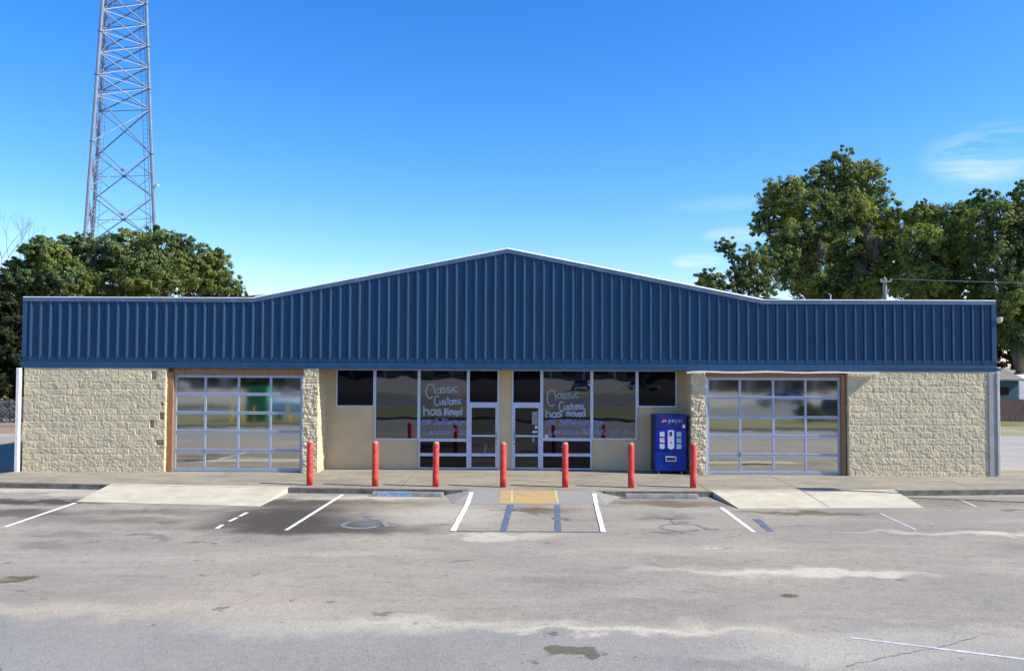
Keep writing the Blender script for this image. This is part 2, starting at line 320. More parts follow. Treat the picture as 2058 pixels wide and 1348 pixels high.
M['bluepaint'] = mat('blue_road_paint', (.085, .12, .19), .8, var=(.20, .205, .225), scale=5, lo=.5, hi=.74, detail=9)
M['bluefaint'] = mat('faded_blue_paint', (.11, .13, .175), .85, var=(.24, .23, .22), scale=3, lo=.40, hi=.56, detail=9)
M['yellow'] = mat('faded_yellow_paint', (.46, .30, .10), .8, var=(.30, .26, .20), scale=3.2, lo=.44, hi=.66, detail=8)
M['yelledge'] = mat('yellow_edge_paint', (.62, .47, .20), .8, var=(.45, .36, .22), scale=8)
M['stop'] = mat('wheel_stop_concrete', (.30, .30, .275), .9, var=(.17, .17, .16), scale=5, bump=.3)
M['stopblue'] = mat('wheel_stop_blue', (.12, .22, .40), .85, var=(.27, .30, .33), scale=9, lo=.45, hi=.6)
M['crack'] = mat('crack_fill', (.10, .09, .08), .95)
M['grass'] = mat('grass_ground', (.10, .13, .035), .95, var=(.20, .17, .07), scale=.8, bump=.6, bscale=15)
M['drygrass'] = mat('dry_verge', (.24, .20, .14), .95, var=(.30, .17, .09), scale=1.0, bump=.5, bscale=12)
M['road'] = mat('road_asphalt', (.13, .14, .15), .9, var=(.10, .105, .115), scale=.5)
M['fenceboard'] = mat('weathered_boards', (.13, .09, .075), .9, var=(.08, .055, .05), scale=3, stretch=(4, 4, .7))

# ---------------------------------------------------------------- ground & setting
GZ = -.14
KERB = [(-19.0, -2.10), (-16.6, -2.30), (-14.34, -2.47), (-10.96, -2.73), (-5.9, -3.09), (-1.7, -3.30), (2.48, -3.45), (5.46, -3.36), (10.72, -3.04), (14.44, -2.69), (22, -2.1), (30, -1.4)]
def kerb_y(x):
    for (a, b), (c, d) in zip(KERB, KERB[1:]):
        if a <= x <= c: return b+(d-b)*(x-a)/(c-a)
    return KERB[-1][1]
g = MB(); g.quad((-900, -900, GZ), (900, -900, GZ), (900, 1200, GZ), (-900, 1200, GZ)).build('ground', M['asphalt'])
tag(bpy.data.objects['ground'], kind='structure')
# sidewalk slab with kerb face
sw = MB(); xs = [-16.6+i*(38.6/40) for i in range(41)]
front = [(x, kerb_y(x)+.13) for x in xs]
poly = [(-16.6, kerb_y(-16.6)+.13)]+front[1:]+[(22, 1.5), (15.6, 1.5), (15.6, 1.2), (-15.2, 1.2), (-15.35, .05), (-15.7, -.9)]
sw.prism(poly, GZ-.2, 0.0)
tag(sw.build('sidewalk', M['sidewalk']), kind='structure')
k = MB()
for a, b in zip(xs, xs[1:]):
    if b <= -.95 or a >= 2.45:
        k.prism([(a, kerb_y(a)), (b, kerb_y(b)), (b, kerb_y(b)+.128), (a, kerb_y(a)+.128)], GZ-.2, -.004)
tag(k.build('kerb', M['kerb']), kind='structure')
j = MB()      # tooled joints cut as thin dark strips just above the slab
for x in (-13.4, -8.6, -2.9, 5.55, 8.16, 13.2):
    y0 = kerb_y(x)+.14
    j.quad((x-.008, y0, .003), (x+.008, y0, .003), (x+.008, -.03, .003), (x-.008, -.03, .003))
tag(j.build('sidewalk_joints', M['crack']), kind='structure')
def ramp(top0, top1, bot1, bot0, name='driveway_ramp'):
    m = MB(); t0, t1 = Vector((*top0, .006)), Vector((*top1, .006)); b0, b1 = Vector((*bot0, GZ+.012)), Vector((*bot1, GZ+.012))
    lo = GZ-.1
    m.add([t0, t1, b1, b0, (*top0, lo), (*top1, lo), (*bot1, lo), (*bot0, lo)], [(0, 3, 2, 1), (0, 1, 5, 4), (1, 2, 6, 5), (2, 3, 7, 6), (3, 0, 4, 7), (4, 5, 6, 7)])
    return tag(m.build(name, M['ramp']), kind='structure')
ramp((-11.15, kerb_y(-11.15)+.2), (-5.98, kerb_y(-6)+.2), (-6.1, -5.25), (-10.95, -4.72))
ramp((5.62, kerb_y(5.6)+.2), (10.75, kerb_y(10.8)+.2), (10.56, -4.92), (5.84, -5.18))
rj = MB(); rj.quad((8.15, -4.95, GZ+.02), (8.17, -4.95, GZ+.02), (8.17, -3.0, .012), (8.15, -3.0, .012))
tag(rj.build('ramp_joint', M['crack']), kind='structure')
# asphalt wedge up to the walk between the bay lines, yellow paint on it
w = MB(); x0, x1 = -1.75, 2.95; yk = lambda x: kerb_y(x)+.131
top = [(-.9, yk(-.9), -.002), (.7, yk(.7), -.002), (2.45, yk(2.45), -.002)]
w.add([(-1.62, yk(-1.62)-.14, GZ+.004), *top, (3.12, yk(3.12)-.14, GZ+.004), (2.6, -4.7, GZ+.004), (.7, -4.72, GZ+.004), (-1.3, -4.7, GZ+.004)],
      [(0, 7, 1), (1, 7, 6, 2), (2, 6, 5, 3), (3, 5, 4)])
tag(w.build('asphalt_ramp', M['patch']), kind='structure')
def wz(y): return GZ+.004+(-.002-GZ-.004)*(y+4.7)/(1.43)
y_ = MB(); y_.quad((-.13, -4.62, wz(-4.62)+.004), (1.34, -4.62, wz(-4.62)+.004), (1.42, -3.32, wz(-3.32)+.004), (-.15, -3.32, wz(-3.32)+.004))
tag(y_.build('yellow_ramp_marking', M['yellow']), kind='structure')
y_ = MB()
for x in (.19, 1.37): y_.quad((x-.03, -4.60, wz(-4.6)+.008), (x+.03, -4.60, wz(-4.6)+.008), (x+.03, -3.3, wz(-3.3)+.008), (x-.03, -3.3, wz(-3.3)+.008))
tag(y_.build('yellow_ramp_edge', M['yelledge']), kind='structure')
def line(a, b, w_, m, name='parking_line', z=GZ+.005, seg=1):
    a = Vector((*a, 0)); b = Vector((*b, 0)); d = (b-a).normalized(); n = Vector((-d.y, d.x, 0))
    mb = MB(); K = max(2, int((b-a).length/.25))
    L = []
    for i in range(K+1):
        p = a.lerp(b, i/K); h = w_/2*(1+random.uniform(-.12, .12)); L.append((p-n*h, p+n*h))
    vs = []
    for l, r in L: vs += [(l.x, l.y, z), (r.x, r.y, z)]
    mb.add(vs, [(2*i, 2*i+2, 2*i+3, 2*i+1) for i in range(K)])
    return tag(mb.build(name, m), kind='structure')
zz = GZ+.016
line((-.9, -3.55), (-1.04, -8.12), .125, M['paint'], z=zz)
bpy.data.objects['parking_line'].data.vertices  # first line lies over the wedge: lift it onto the slope
o = bpy.data.objects['parking_line']
for v in o.data.vertices:
    if v.co.y > -4.7: v.co.z = wz(v.co.y)+.01
o = line((2.40, -3.6), (2.17, -8.15), .11, M['paint'], z=zz)
for v in o.data.vertices:
    if v.co.y > -4.7: v.co.z = wz(v.co.y)+.01
line((-4.42, -3.3), (-4.62, -8.08), .09, M['paint'])
line((-10.9, -4.85), (-10.78, -7.92), .10, M['paint'])
line((5.45, -5.0), (5.42, -7.98), .10, M['paint'])
for a, b in (((-6.13, -6.05), (-6.14, -6.55)), ((-6.15, -6.7), (-6.17, -7.15)), ((-6.18, -7.55), (-6.16, -7.95))): line(a, b, .09, M['paint'])
line((9.12, -5.74), (9.04, -7.7), .05, M['paintold']); line((12.2, -3.5), (12.0, -4.7), .07, M['paintold'])
line((4.74, -14.78), (7.6, -15.97), .06, M['paintold'])
line((.165, -4.72), (.03, -8.11), .16, M['bluepaint'], 'blue_hatch_line'); line((1.35, -4.68), (1.21, -8.08), .14, M['bluepaint'], 'blue_hatch_line')
line((-.95, -8.1), (2.1, -8.1), .06, M['bluepaint'], 'blue_hatch_line', z=GZ+.009)
line((5.9, -6.5), (5.8, -7.95), .16, M['bluepaint'], 'blue_hatch_line')
def wheelchair(cx, cy, s):
    mb = MB(); z = GZ+.006
    def strip(pts, w_):
        nonlocal z
        z += .0015; V_ = [Vector((*p, 0)) for p in pts]; vs = []
        for i, p in enumerate(V_):
            d = (V_[min(i+1, len(V_)-1)]-V_[max(i-1, 0)]).normalized(); n = Vector((-d.y, d.x, 0))*w_/2
            for q in (p-n, p+n): vs.append((cx+q.x*s, cy+q.y*s, z))
        mb.add(vs, [(2*i, 2*i+2, 2*i+3, 2*i+1) for i in range(len(V_)-1)])
    strip([(-.10+.36*math.cos(t), -.3+.36*math.sin(t)) for t in [R(a) for a in range(100, 351, 18)]], .10)
    strip([(-.12, .42), (-.10, .02), (.26, .0), (.42, -.46), (.58, -.42)], .12)
    strip([(-.10, .22), (.18, .20)], .09)
    mb.add([(cx+(-.14+.11*math.cos(t))*s, cy+(.60+.11*math.sin(t))*s, z) for t in [i*math.pi/6 for i in range(12)]], [tuple(range(12))])
    return tag(mb.build('wheelchair_marking', M['bluefaint']), kind='structure')
wheelchair(-3.0, -7.1, 1.15); wheelchair(4.05, -7.2, 1.15)
def crack(pts, w_=.02):
    mb = MB(); L = []
    for a, b in zip(pts, pts[1:]):
        for i in range(8):
            t = i/8; L.append((a[0]+(b[0]-a[0])*t+random.gauss(0, .01), a[1]+(b[1]-a[1])*t+random.gauss(0, .012)))
    for a, b in zip(L, L[1:]):
        h = w_*random.uniform(.3, 1)/2; mb.quad((a[0], a[1]-h, GZ+.004), (b[0], b[1]-h, GZ+.004), (b[0], b[1]+h, GZ+.004), (a[0], a[1]+h, GZ+.004))
    tag(mb.build('ground_crack', M['crack']), kind='structure')
crack([(4.27, -15.81), (4.96, -15.46), (5.7, -15.15), (6.6, -14.6)])
crack([(7.3, -14.9), (8.4, -14.35)], .012)
# wheel stops
def wheel_stop(cx, cy, L, rz, blue, label):
    e = empty('wheel_stop', (cx, cy, GZ+.002), rz)
    def prof(x0, x1, off=0):
        m = MB(); pr = [(-.085-off, 0), (.085+off, 0), (.06+off, .115+off), (-.06-off, .115+off)]
        m.add([(x0, y, z) for y, z in pr]+[(x1, y, z) for y, z in pr], [(3, 2, 1, 0), (4, 5, 6, 7), (0, 1, 5, 4), (1, 2, 6, 5), (2, 3, 7, 6), (3, 0, 4, 7)]); return m
    prof(-L/2, L/2).build('block', M['stop'], e, bevel=.015)
    if blue: prof(-L/2+.12, .12, .003).build('painted_patch', M['stopblue'], e)
    tag(e, label, 'wheel stop', 'concrete wheel stops before the kerb')
wheel_stop(-2.62, -3.52, 1.92, R(-1.5), True, 'grey concrete wheel stop with faded blue paint, left of the yellow ramp')
wheel_stop(4.2, -3.62, 1.95, R(.5), False, 'plain grey concrete wheel stop right of the yellow ramp, before the vending machine')

# ---------------------------------------------------------------- building
B = empty('commercial_building', (0, 0, 0))
tag(B, 'low tan block commercial building with navy ribbed metal gable fascia and two garage doors', 'building')
HW = 15.24; ZB = 3.25; ZE = 5.46; ZP = 7.04; XB = 8.0; YF = -.02
holes = []
for (u0, v0, u1, v1) in [(305, 746, 315, 762), (302, 844, 311, 858), (315, 884, 329, 894), (324, 808, 330, 814), (323, 828, 330, 842)]:
    a = P(u0, v1, y=0); b = P(u1, v0, y=0); holes.append((a[0], b[0], a[2], b[2]))
def split_face(name, path, z0, z1, parent, seed=0, rough_edge=()):
    """wall sheet along a plan path (outward normal to its right-hand side), every block face broken"""
    pts = []
    for (a, b) in zip(path, path[1:]):
        a = Vector(a); b = Vector(b); n = max(1, round((b-a).length/.026))
        for i in range(n): pts.append((a.lerp(b, i/n), (b-a).normalized()))
    pts.append((Vector(path[-1]), pts[-1][1]))
    S_ = []; s = 0
    for i, (p, d) in enumerate(pts):
        if i: s += (p-pts[i-1][0]).length
        dp = pts[i-1][1] if i else d
        n = Vector((d.y, -d.x)); m = Vector((dp.y, -dp.x)); nn = (n+m)*(1 if (n+m).length < 1.9 else .5)
        S_.append((p, nn, s))
    nz = max(2, round((z1-z0)/.026)); vs = []; W_ = len(S_)
    for k in range(nz+1):
        z = z0+(z1-z0)*k/nz; row = int((z+10)/.203); fz = ((z+10) % .203)/.203
        for i, (p, n, s) in enumerate(S_):
            ss = s+path[0][0]+50+(.203 if row % 2 else 0); bl = int(ss/.406); fx = (ss % .406)/.406
            h = noise.noise(Vector((bl*7.3+seed, row*3.1, .5)))
            q = Vector((p.x, p.y, z))
            d = .006*h + .006*noise.noise(q*7+Vector((0, 0, bl*.37))) + .008*noise.noise(q*14) + .008*noise.noise(q*30)
            d += .007*noise.noise(Vector((bl*1.7, row*2.3, seed)))*(fx-.5)*2 + .006*noise.noise(Vector((bl*2.7, row*1.3, seed+9)))*(fz-.5)*2
            if fz < .10 or fz > .93 or fx < .05 or fx > .96: d -= .005
            if seed > 2: d *= 2.2
            for (hx0, hx1, hz0, hz1) in holes:
                if hx0 < p.x < hx1 and hz0 < z < hz1 and abs(p.y) < .1: d -= .13
            vs.append((p.x+n.x*d, p.y+n.y*d, z))
    fs = [(k*W_+i, k*W_+i+1, (k+1)*W_+i+1, (k+1)*W_+i) for k in range(nz) for i in range(W_-1)]
    m = MB(); m.v = vs; m.f = fs
    return m.build(name, M['block'], parent)
# solid backing body (walls behind the veneer, sides and rear)
split_face('block_wall', [(-15.18, -.05), (-10.72, -.05), (-10.70, .02), (-10.70, .26)], 0, ZB, B, 1)
split_face('block_wall', [(10.63, .26), (10.63, -.03), (10.66, -.05), (15.0, -.05)], 0, ZB, B, 2)
split_face('block_pillar', [(-6.40, .28), (-6.40, -.05), (-5.93, -.05), (-5.91, 1.02)], 0, ZB, B, 3)
split_face('block_pillar', [(5.76, 1.02), (5.76, -.05), (6.21, -.05), (6.21, .28)], 0, ZB, B, 4)
for nm, bx in (('backing_wall', (-15.26, -10.74, .14, .3, 0, ZB)), ('backing_wall', (10.66, 15.22, .14, .3, 0, ZB)), ('backing_wall', (-6.37, -5.95, .0, 1.05, 0, ZB)), ('backing_wall', (5.80, 6.18, .0, 1.05, 0, ZB)),
               ('side_wall', (-15.26, -15.0, .3, 17, 0, 5.0)), ('side_wall', (15.0, 15.26, .3, 17, 0, 5.0)), ('rear_wall', (-15.0, 15.0, 16.8, 17, 0, 5.0))):
    w = MB(); w.box(*bx); w.build(nm, M['stucco'], B)
# garage door head walls hidden behind fascia
w = MB(); w.box(-10.7, -6.4, .30, .36, 3.1, 5.0); w.build('lintel', M['stucco'], B); w = MB(); w.box(6.2, 10.7, .30, .36, 3.1, 5.0); w.build('lintel', M['stucco'], B)

# storefront wall with openings, at y=.9
YR = 1.0
def X(u, y=YR): return float(P(u, 850, y=y)[0])
def Z(v, u=1000, y=YR): return float(P(u, v, y=y)[2])
ZL = 0.0
def zz_(v, u=1000): return max(0.0, float(P(u, v, y=YR)[2]))
w = MB()
xa, xb, xc, xd, xe = X(675), X(753), X(842), X(941), X(1002.5)
xe2, xd2, xc2, xb2, xa2 = X(1028.5), X(1088.5), X(1189), X(1280), X(1360)
zs = zz_(817, 720); zm = zz_(883, 800); zs2 = zz_(818, 1320); zm2 = zz_(883, 1240)
for bxs in ([(-5.95, xa, YR, 1.2, 0, ZB), (xa, xb, YR, 1.2, 0, zs), (xb, xc, YR, 1.2, 0, zm)], [(xe, xe2, YR-.02, 1.2, 0, ZB)], [(xc2, xb2, YR, 1.2, 0, zm2), (xb2, xa2, YR, 1.2, 0, zs2), (xa2, 5.80, YR, 1.2, 0, ZB)]):
    w = MB()
    for bx in bxs: w.box(*bx)
    w.build('stucco_wall', M['stucco'], B)
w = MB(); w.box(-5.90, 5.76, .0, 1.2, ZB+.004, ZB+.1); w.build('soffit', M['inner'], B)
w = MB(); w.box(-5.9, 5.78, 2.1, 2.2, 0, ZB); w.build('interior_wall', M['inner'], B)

FY = YR-.045   # frame face
def frame_rect(m, x0, x1, z0, z1, t=.045, y0=FY, y1=YR+.05):
    m.box(x0, x1, y0, y1, z0, z0+t); m.box(x0, x1, y0, y1, z1-t, z1); m.box(x0, x0+t, y0, y1, z0+t, z1-t); m.box(x1-t, x1, y0, y1, z0+t, z1-t)
def window(x0, x1, z0, z1, gm, bars=(), t=.045, label=None):
    m = MB(); frame_rect(m, x0, x1, z0, z1, t)
    for a, b in bars: m.box(x0+t, x1-t, FY+.003, YR+.047, a, b)
    f = m.build('window', M['alu'], B)
    p = MB(); edges = [z0+t-.005]+[q for ab in bars for q in ab]+[z1-t+.005]
    p.box(x0+t-.01, x1-t+.01, YR+.0, YR+.012, z0+t-.01, z1-t+.01)
    pn = p.build('pane', gm, f)
    return f, pn
g_ = .003
window(xa, xb-g_, zs, ZB-g_, M['glassdark'])
window(xb, xc-g_, zm, ZB-g_, M['glass'])
winC, _ = window(xc, xd-g_, zm, ZB-g_, M['glass'])
window(xc, xd-g_, 0.02, zm-g_, M['glassdark'], [(Z(916.5), Z(910.5))])
window(xd, xe-g_, Z(811), ZB-g_, M['glassdark'])
window(xe2+g_, xd2, Z(811), ZB-g_, M['glassdark'])
winC2, _ = window(xd2+g_, xc2, zm2, ZB-g_, M['glass'])
window(xd2+g_, xc2, 0.02, zm2-g_, M['glassdark'], [(Z(916.5, 1140), Z(910.5, 1140))])
winB2, _ = window(xc2+g_, xb2, zm2, ZB-g_, M['glass'])
window(xb2+g_, xa2, zs2, ZB-g_, M['glassdark'])
def shop_door(x0, x1, hinge):
    zt = Z(811)-g_
    fr = MB(); fr.box(x0, x0+.05, FY, YR+.05, .0, zt); fr.box(x1-.05, x1, FY, YR+.05, .0, zt); fr.box(x0+.05, x1-.05, FY, YR+.05, zt-.05, zt)
    fr.build('door_frame', M['alu'], B)
    a, b = x0+.054, x1-.054; dt = zt-.054
    d = MB(); sw_ = .055
    y0, y1 = FY+.01, YR+.03
    d.box(a, a+sw_, y0, y1, .03, dt); d.box(b-sw_, b, y0, y1, .03, dt); d.box(a+sw_, b-sw_, y0, y1, dt-.07, dt); d.box(a+sw_, b-sw_, y0, y1, .03, Z(938.5))
    d.box(a+sw_, b-sw_, y0, y1, Z(916.5), Z(910.5)); d.box(a+sw_, b-sw_, y0-.02, y1-.04, Z(877), Z(873.5))
    dd = d.build('door', M['alu'], B, bevel=.004)
    p = MB(); p.box(a+sw_-.01, b-sw_+.01, YR-.004, YR+.008, Z(938.5)-.01, dt-.06); p.build('pane', M['glassdoor'], dd)
    h = MB(); hx = b-sw_/2 if hinge < 0 else a+sw_/2
    h.path([(hx, y0, .95), (hx, y0-.06, .96), (hx, y0-.06, 1.22), (hx, y0, 1.23)], .011, 8); h.build('handle', M['steel'], dd)
    l = MB(); l.tube((hx, y0-.01, .84), (hx, y0+.01, .84), .02, n=12); l.build('lock', M['black'], dd)
    th = MB(); th.box(a, b, FY-.03, YR+.05, .001, .02); th.build('threshold', M['steel'], B)
    return dd
shop_door(xd, xe, -1)
door2 = shop_door(xe2, xd2, 1)
paper = mat('paper_notice', (.62, .64, .66), .8); gpan = mat('grey_panel', (.30, .31, .31), .7, var=(.2, .2, .2), scale=20)
def sticker(u0, v0, u1, v1, m, par, nm='pane_patch', y=YR-.008):
    a = P(u0, v1, y=y); b = P(u1, v0, y=y); q = MB(); q.box(a[0], b[0], y, y+.003, a[2], b[2]); return q.build(nm, m, par)
sticker(1069, 827, 1081, 853, gpan, door2); sticker(1075, 855, 1080.5, 861, paper, door2); sticker(1070, 865.5, 1080, 869.5, paper, door2); sticker(1069.5, 878, 1074, 888, gpan, door2)  # plain grey rectangles and white paper notices on the door glass
sticker(1095, 873.5, 1102, 879.5, paper, winC2, y=YR-.006)

# ------ handwriting on the glass (stroke letters, baseline 0, x-height 1, ascender 1.7)
def arc(cx, cy, rx, ry, a0, a1, n=9): return [(cx+rx*math.cos(R(a0+(a1-a0)*i/(n-1))), cy+ry*math.sin(R(a0+(a1-a0)*i/(n-1)))) for i in range(n)]
GL = {
 'C': (1.3, [arc(.75, .75, .65, 1.05, 50, 310, 14)]), 'l': (.45, [[(.1, 1.8), (.2, .8), (.3, -.05)]]),
 'a': (.95, [arc(.42, .45, .38, .45, 60, 400, 12), [(.82, .95), (.8, .3), (.95, 0)]]),
 's': (.75, [arc(.38, .72, .28, .24, 40, 250, 7)+arc(.38, .25, .3, .25, 80, -150, 7)]),
 'i': (.4, [[(.2, .9), (.22, 0)]]), 'c': (.8, [arc(.45, .47, .37, .45, 55, 310, 10)]), 'u': (.9, [[(.1, .9), (.12, .3)]+arc(.4, .28, .28, .28, 180, 350, 6)+[(.72, .9), (.76, 0)]]),
 't': (.65, [[(.32, 1.5), (.3, .2), (.5, 0)], [(.05, .98), (.6, 1.02)]]), 'o': (.9, [arc(.45, .45, .37, .45, 90, 450, 12)]),
 'm': (1.25, [[(.1, .95), (.1, 0)], [(.1, .6)]+arc(.33, .62, .22, .32, 160, 0, 6)+[(.56, 0)], [(.56, .6)]+arc(.8, .62, .22, .32, 160, 0, 6)+[(1.04, 0)]]),
 'M': (1.5, [[(.1, 0), (.25, 1.5), (.65, .2), (1.05, 1.5), (1.3, 0)]]),
 'h': (.95, [[(.1, 1.6), (.14, 0)], [(.14, .55)]+arc(.45, .6, .3, .36, 160, 0, 6)+[(.78, 0)]]), 'n': (.9, [[(.1, .95), (.14, 0)], [(.14, .5)]+arc(.45, .6, .3, .34, 160, 0, 6)+[(.78, 0)]]),
 'v': (.8, [[(.08, .95), (.4, 0), (.74, .95)]]), 'e': (.85, [[(.1, .48), (.72, .52)]+arc(.42, .47, .33, .45, 10, 310, 11)]),
 'd': (1.0, [arc(.42, .45, .36, .45, 60, 400, 12), [(.82, 1.6), (.82, 0)]]), 'r': (.65, [[(.1, .9), (.14, 0)], [(.14, .5), (.35, .88), (.6, .88)]]),
 'f': (.65, [arc(.42, 1.3, .22, .28, 30, 180, 5)+[(.2, 0)], [(.0, .8), (.5, .85)]]), 'J': (1.0, [[(.75, 1.5), (.75, .3)]+arc(.45, .28, .3, .3, 0, -170, 6), [(.4, 1.5), (1.0, 1.5)]]),
 '5': (.8, [[(.65, 1.4), (.2, 1.4), (.17, .8)]+arc(.35, .45, .33, .42, 110, -150, 9)]), '1': (.45, [[(.1, 1.1), (.3, 1.4), (.3, 0)]]),
 '6': (.8, [[(.6, 1.45), (.2, .9), (.1, .4)]+arc(.4, .38, .3, .36, 180, 530, 11)]), 'L': (.9, [[(.15, 1.5), (.12, 0), (.75, 0)]]),
 '3': (.75, [arc(.32, 1.05, .28, .32, 140, -80, 8)+arc(.32, .38, .32, .38, 80, -150, 8)]), '2': (.8, [arc(.38, 1.05, .3, .34, 160, -30, 7)+[(.1, 0), (.7, .02)]]),
 '8': (.8, [arc(.4, 1.05, .24, .32, -90, 270, 10)+arc(.4, .36, .3, .36, 90, 450, 10)]), '.': (.4, [[(.15, 0), (.2, .06)]]), ' ': (.6, []),
 'F': (.85, [[(.1, 1.5), (.1, 0)], [(.1, 1.45), (.7, 1.5)], [(.1, .8), (.55, .82)]])}
def write(text, u0, vbase, u1, xh, slope, m, par, wid=.03, tall=1.0, jit=.12, name='window_writing'):
    wid *= 1.3
    """text from photo column u0 to u1, x-height xh in photo px"""
    tot = sum(GL[c][0] for c in text); a = P(u0, vbase, y=FY+.02); b = P(u1, vbase-slope, y=FY+.02)
    sx = (b[0]-a[0])/tot; sz = xh*.0161*tall; mb = MB(); x = 0; y = YR-.012; top = YR-.006
    for c in text:
        wd, strokes = GL[c]; dz = random.gauss(0, jit)*.6
        for st in strokes:
            pts = [(a[0]+(x+p[0])*sx, a[2]+(b[2]-a[2])*(x+p[0])/tot+(p[1]+dz)*sz) for p in st]
            for (p, q) in zip(pts, pts[1:]):
                p_ = Vector((p[0], 0, p[1])); q_ = Vector((q[0], 0, q[1])); d = (q_-p_)
                if d.length < 1e-5: continue
                d.normalize(); n = Vector((-d.z, 0, d.x))*wid/2; e = d*wid*.35
                mb.quad(*[(r.x, y+random.uniform(0, .002), r.z) for r in (p_-e-n, q_+e-n, q_+e+n, p_-e+n)])
        x += wd
    return mb.build(name, m, par)
def chalk(name, col, al):
    m = mat(name, col, .8); t = m.node_tree; b = t.nodes['Principled BSDF']; b.inputs['Alpha'].default_value = al
    return m
K1 = chalk('window_chalk', (.42, .56, .74), .62); K2 = chalk('faint_window_chalk', (.22, .36, .68), .55)
# left pane
write('C', 855, 795, 871, 10, 1, K1, winC, .028, 1.35); write('lassic', 870, 791, 921, 10, 4, K1, winC, .026, 1.1)
write('Customs', 872, 813, 927, 8, 1.5, K1, winC, .028, 1.15); write('has', 850, 834, 888, 11, 1, K1, winC, .034); write('Moved', 892, 834, 929, 10, 0, K1, winC, .032, .95)
write('516 Jefferson', 848, 853, 935, 7, 0, K2, winC, .028); write('Lenoca F 32', 854, 872, 937, 6.5, 0, K2, winC, .026)
write('C', 1098, 811, 1117, 13, 1, K1, winC2, .024, 1.2); write('lassic', 1113, 802, 1164, 9, 4, K1, winC2, .022, 1.1)
write('Customs', 1123, 823, 1174, 8, .5, K1, winC2, .028, 1.1); write('has', 1096, 839, 1130, 10, 2, K1, winC2, .032); write('moved', 1138, 837, 1177, 9, 0, K1, winC2, .03)
write('516 Jefferson', 1098, 854, 1184, 7, 0, K2, winC2, .026); write('Lenoca 32', 1103, 872, 1186, 7.5, 0, K2, winC2, .03)
write('38', 1192, 856, 1212, 7, 1, K2, winB2, .026); write('86 31 6', 1194, 872, 1262, 7, -2, K2, winB2, .026)

# ------ garage doors
def garage_door(u0, u1, vt, vb, cols, rowsv, label, y=.14):
    ub = (u0+u1)/2
    x0 = float(P(u0, 850, y=y)[0]); x1 = float(P(u1, 850, y=y)[0]); z0 = .012; z1 = float(P(ub, vt, y=y)[2])
    rows = [float(P(ub, v, y=y)[2]) for v in rowsv]
    colx = [float(P(u, 850, y=y)[0]) for u in cols]
    d = MB(); t = .035; e = .065
    d.box(x0, x0+e, y, y+.05, z0, z1); d.box(x1-e, x1, y, y+.05, z0, z1)
    d.box(x0+e, x1-e, y, y+.05, z1-.09, z1); d.box(x0+e, x1-e, y, y+.05, z0, z0+.10)
    for z in rows: d.box(x0+e, x1-e, y+.002, y+.048, z-.045, z-.003); d.box(x0+e, x1-e, y-.004, y+.045, z+.003, z+.045)
    for x in colx:
        zz0 = [z0+.10]+[z+.045 for z in sorted(rows)]; zz1 = [z-.045 for z in sorted(rows)]+[z1-.09]
        for a, b in zip(zz0, zz1): d.box(x-t, x+t, y+.004, y+.046, a, b)
    o = d.build('garage_door', M['doorframe'], B, bevel=.004); o['label'] = label
    xs_ = [x0+e]+colx+[x1-e]; zl = [z0+.10]+sorted(rows)+[z1-.09]
    for i in range(len(zl)-1):
        for k_ in range(len(xs_)-1):
            a, b = xs_[k_]-.01, xs_[k_+1]+.01; c, dd = zl[i]-.01, zl[i+1]+.01; th = -.008+random.gauss(0, .0010); tw = random.gauss(0, .0010)
            m = MB(); q = y+.03
            yy = lambda x, z: q-(z-c)*th+(x-a)*tw
            m.quad((a, yy(a, c), c), (b, yy(b, c), c), (b, yy(b, dd), dd), (a, yy(a, dd), dd)); m.build('pane', M['mirror'], o)
    h = MB(); hx = colx[0]; h.box(hx-.02, hx+.02, y-.03, y, .55, .70); h.build('handle', M['steel'], o)
    s = MB(); s.box(x0, x1, y+.005, y+.04, .001, .012); s.build('bottom_seal', M['black'], o)
    return x0, x1, z1
xl0, xl1, zt = garage_door(350, 607, 753, 947, (411.5, 478.5, 543), (792, 829.5, 867, 905), 'left garage door of glass panes between block wall and pillar')
w = MB(); w.box(-10.70, xl0-.004, .03, .30, 0, zt+.09); w.build('door_casing', M['wood'], B, bevel=.01)
w = MB(); w.box(xl0, -6.38, .05, .30, zt+.004, ZB-.01); w.build('door_casing', M['wood'], B)
xr0, xr1, zt2 = garage_door(1421, 1689, 758, 955, (1487.5, 1554.5, 1619.5), (799, 838, 876, 914), 'right garage door of glass panes beneath the white board')
w = MB(); w.box(xr1+.004, 10.60, .04, .30, 0, zt2+.09); w.build('door_casing', M['wood'], B, bevel=.01)
w = MB(); w.box(6.22, xr1, .05, .30, zt2+.004, ZB-.01); w.build('door_casing', M['wood'], B)
w = MB(); w.box(6.17, xr0-.003, .06, .3, 0, zt2); w.build('door_jamb', M['alu'], B); w = MB(); w.box(xl1+.003, -6.36, .06, .3, 0, zt); w.build('door_jamb', M['alu'], B)

# ------ fascia: ribbed sheet
def roof_z(x):
    ax = abs(x)
    return ZE if ax >= XB else ZE+(ZP-ZE)*(1-ax/XB)
prof = [(0, 0), (.018, .010), (.034, .010), (.050, 0), (.170, 0), (.176, .032), (.182, .045), (.214, .045), (.219, .043), (.262, .001), (.268, 0)]
m = MB(); xs_ = []; x = -HW
while x < HW:
    for px, pd in prof:
        xs_.append((x+px, pd))
    x += .3048
xs_ = [q for q in xs_ if q[0] <= HW]+[(HW, 0)]
# outward rib: left flank faces left (dark), right flank faces the sun
vs = []
for (x, d) in xs_: vs += [(x, YF-d, 3.50), (x, YF-d, roof_z(x)-.05)]
m.add(vs, [(2*i, 2*i+2, 2*i+3, 2*i+1) for i in range(len(xs_)-1)])
m.build('ribbed_fascia', M['navy'], B)
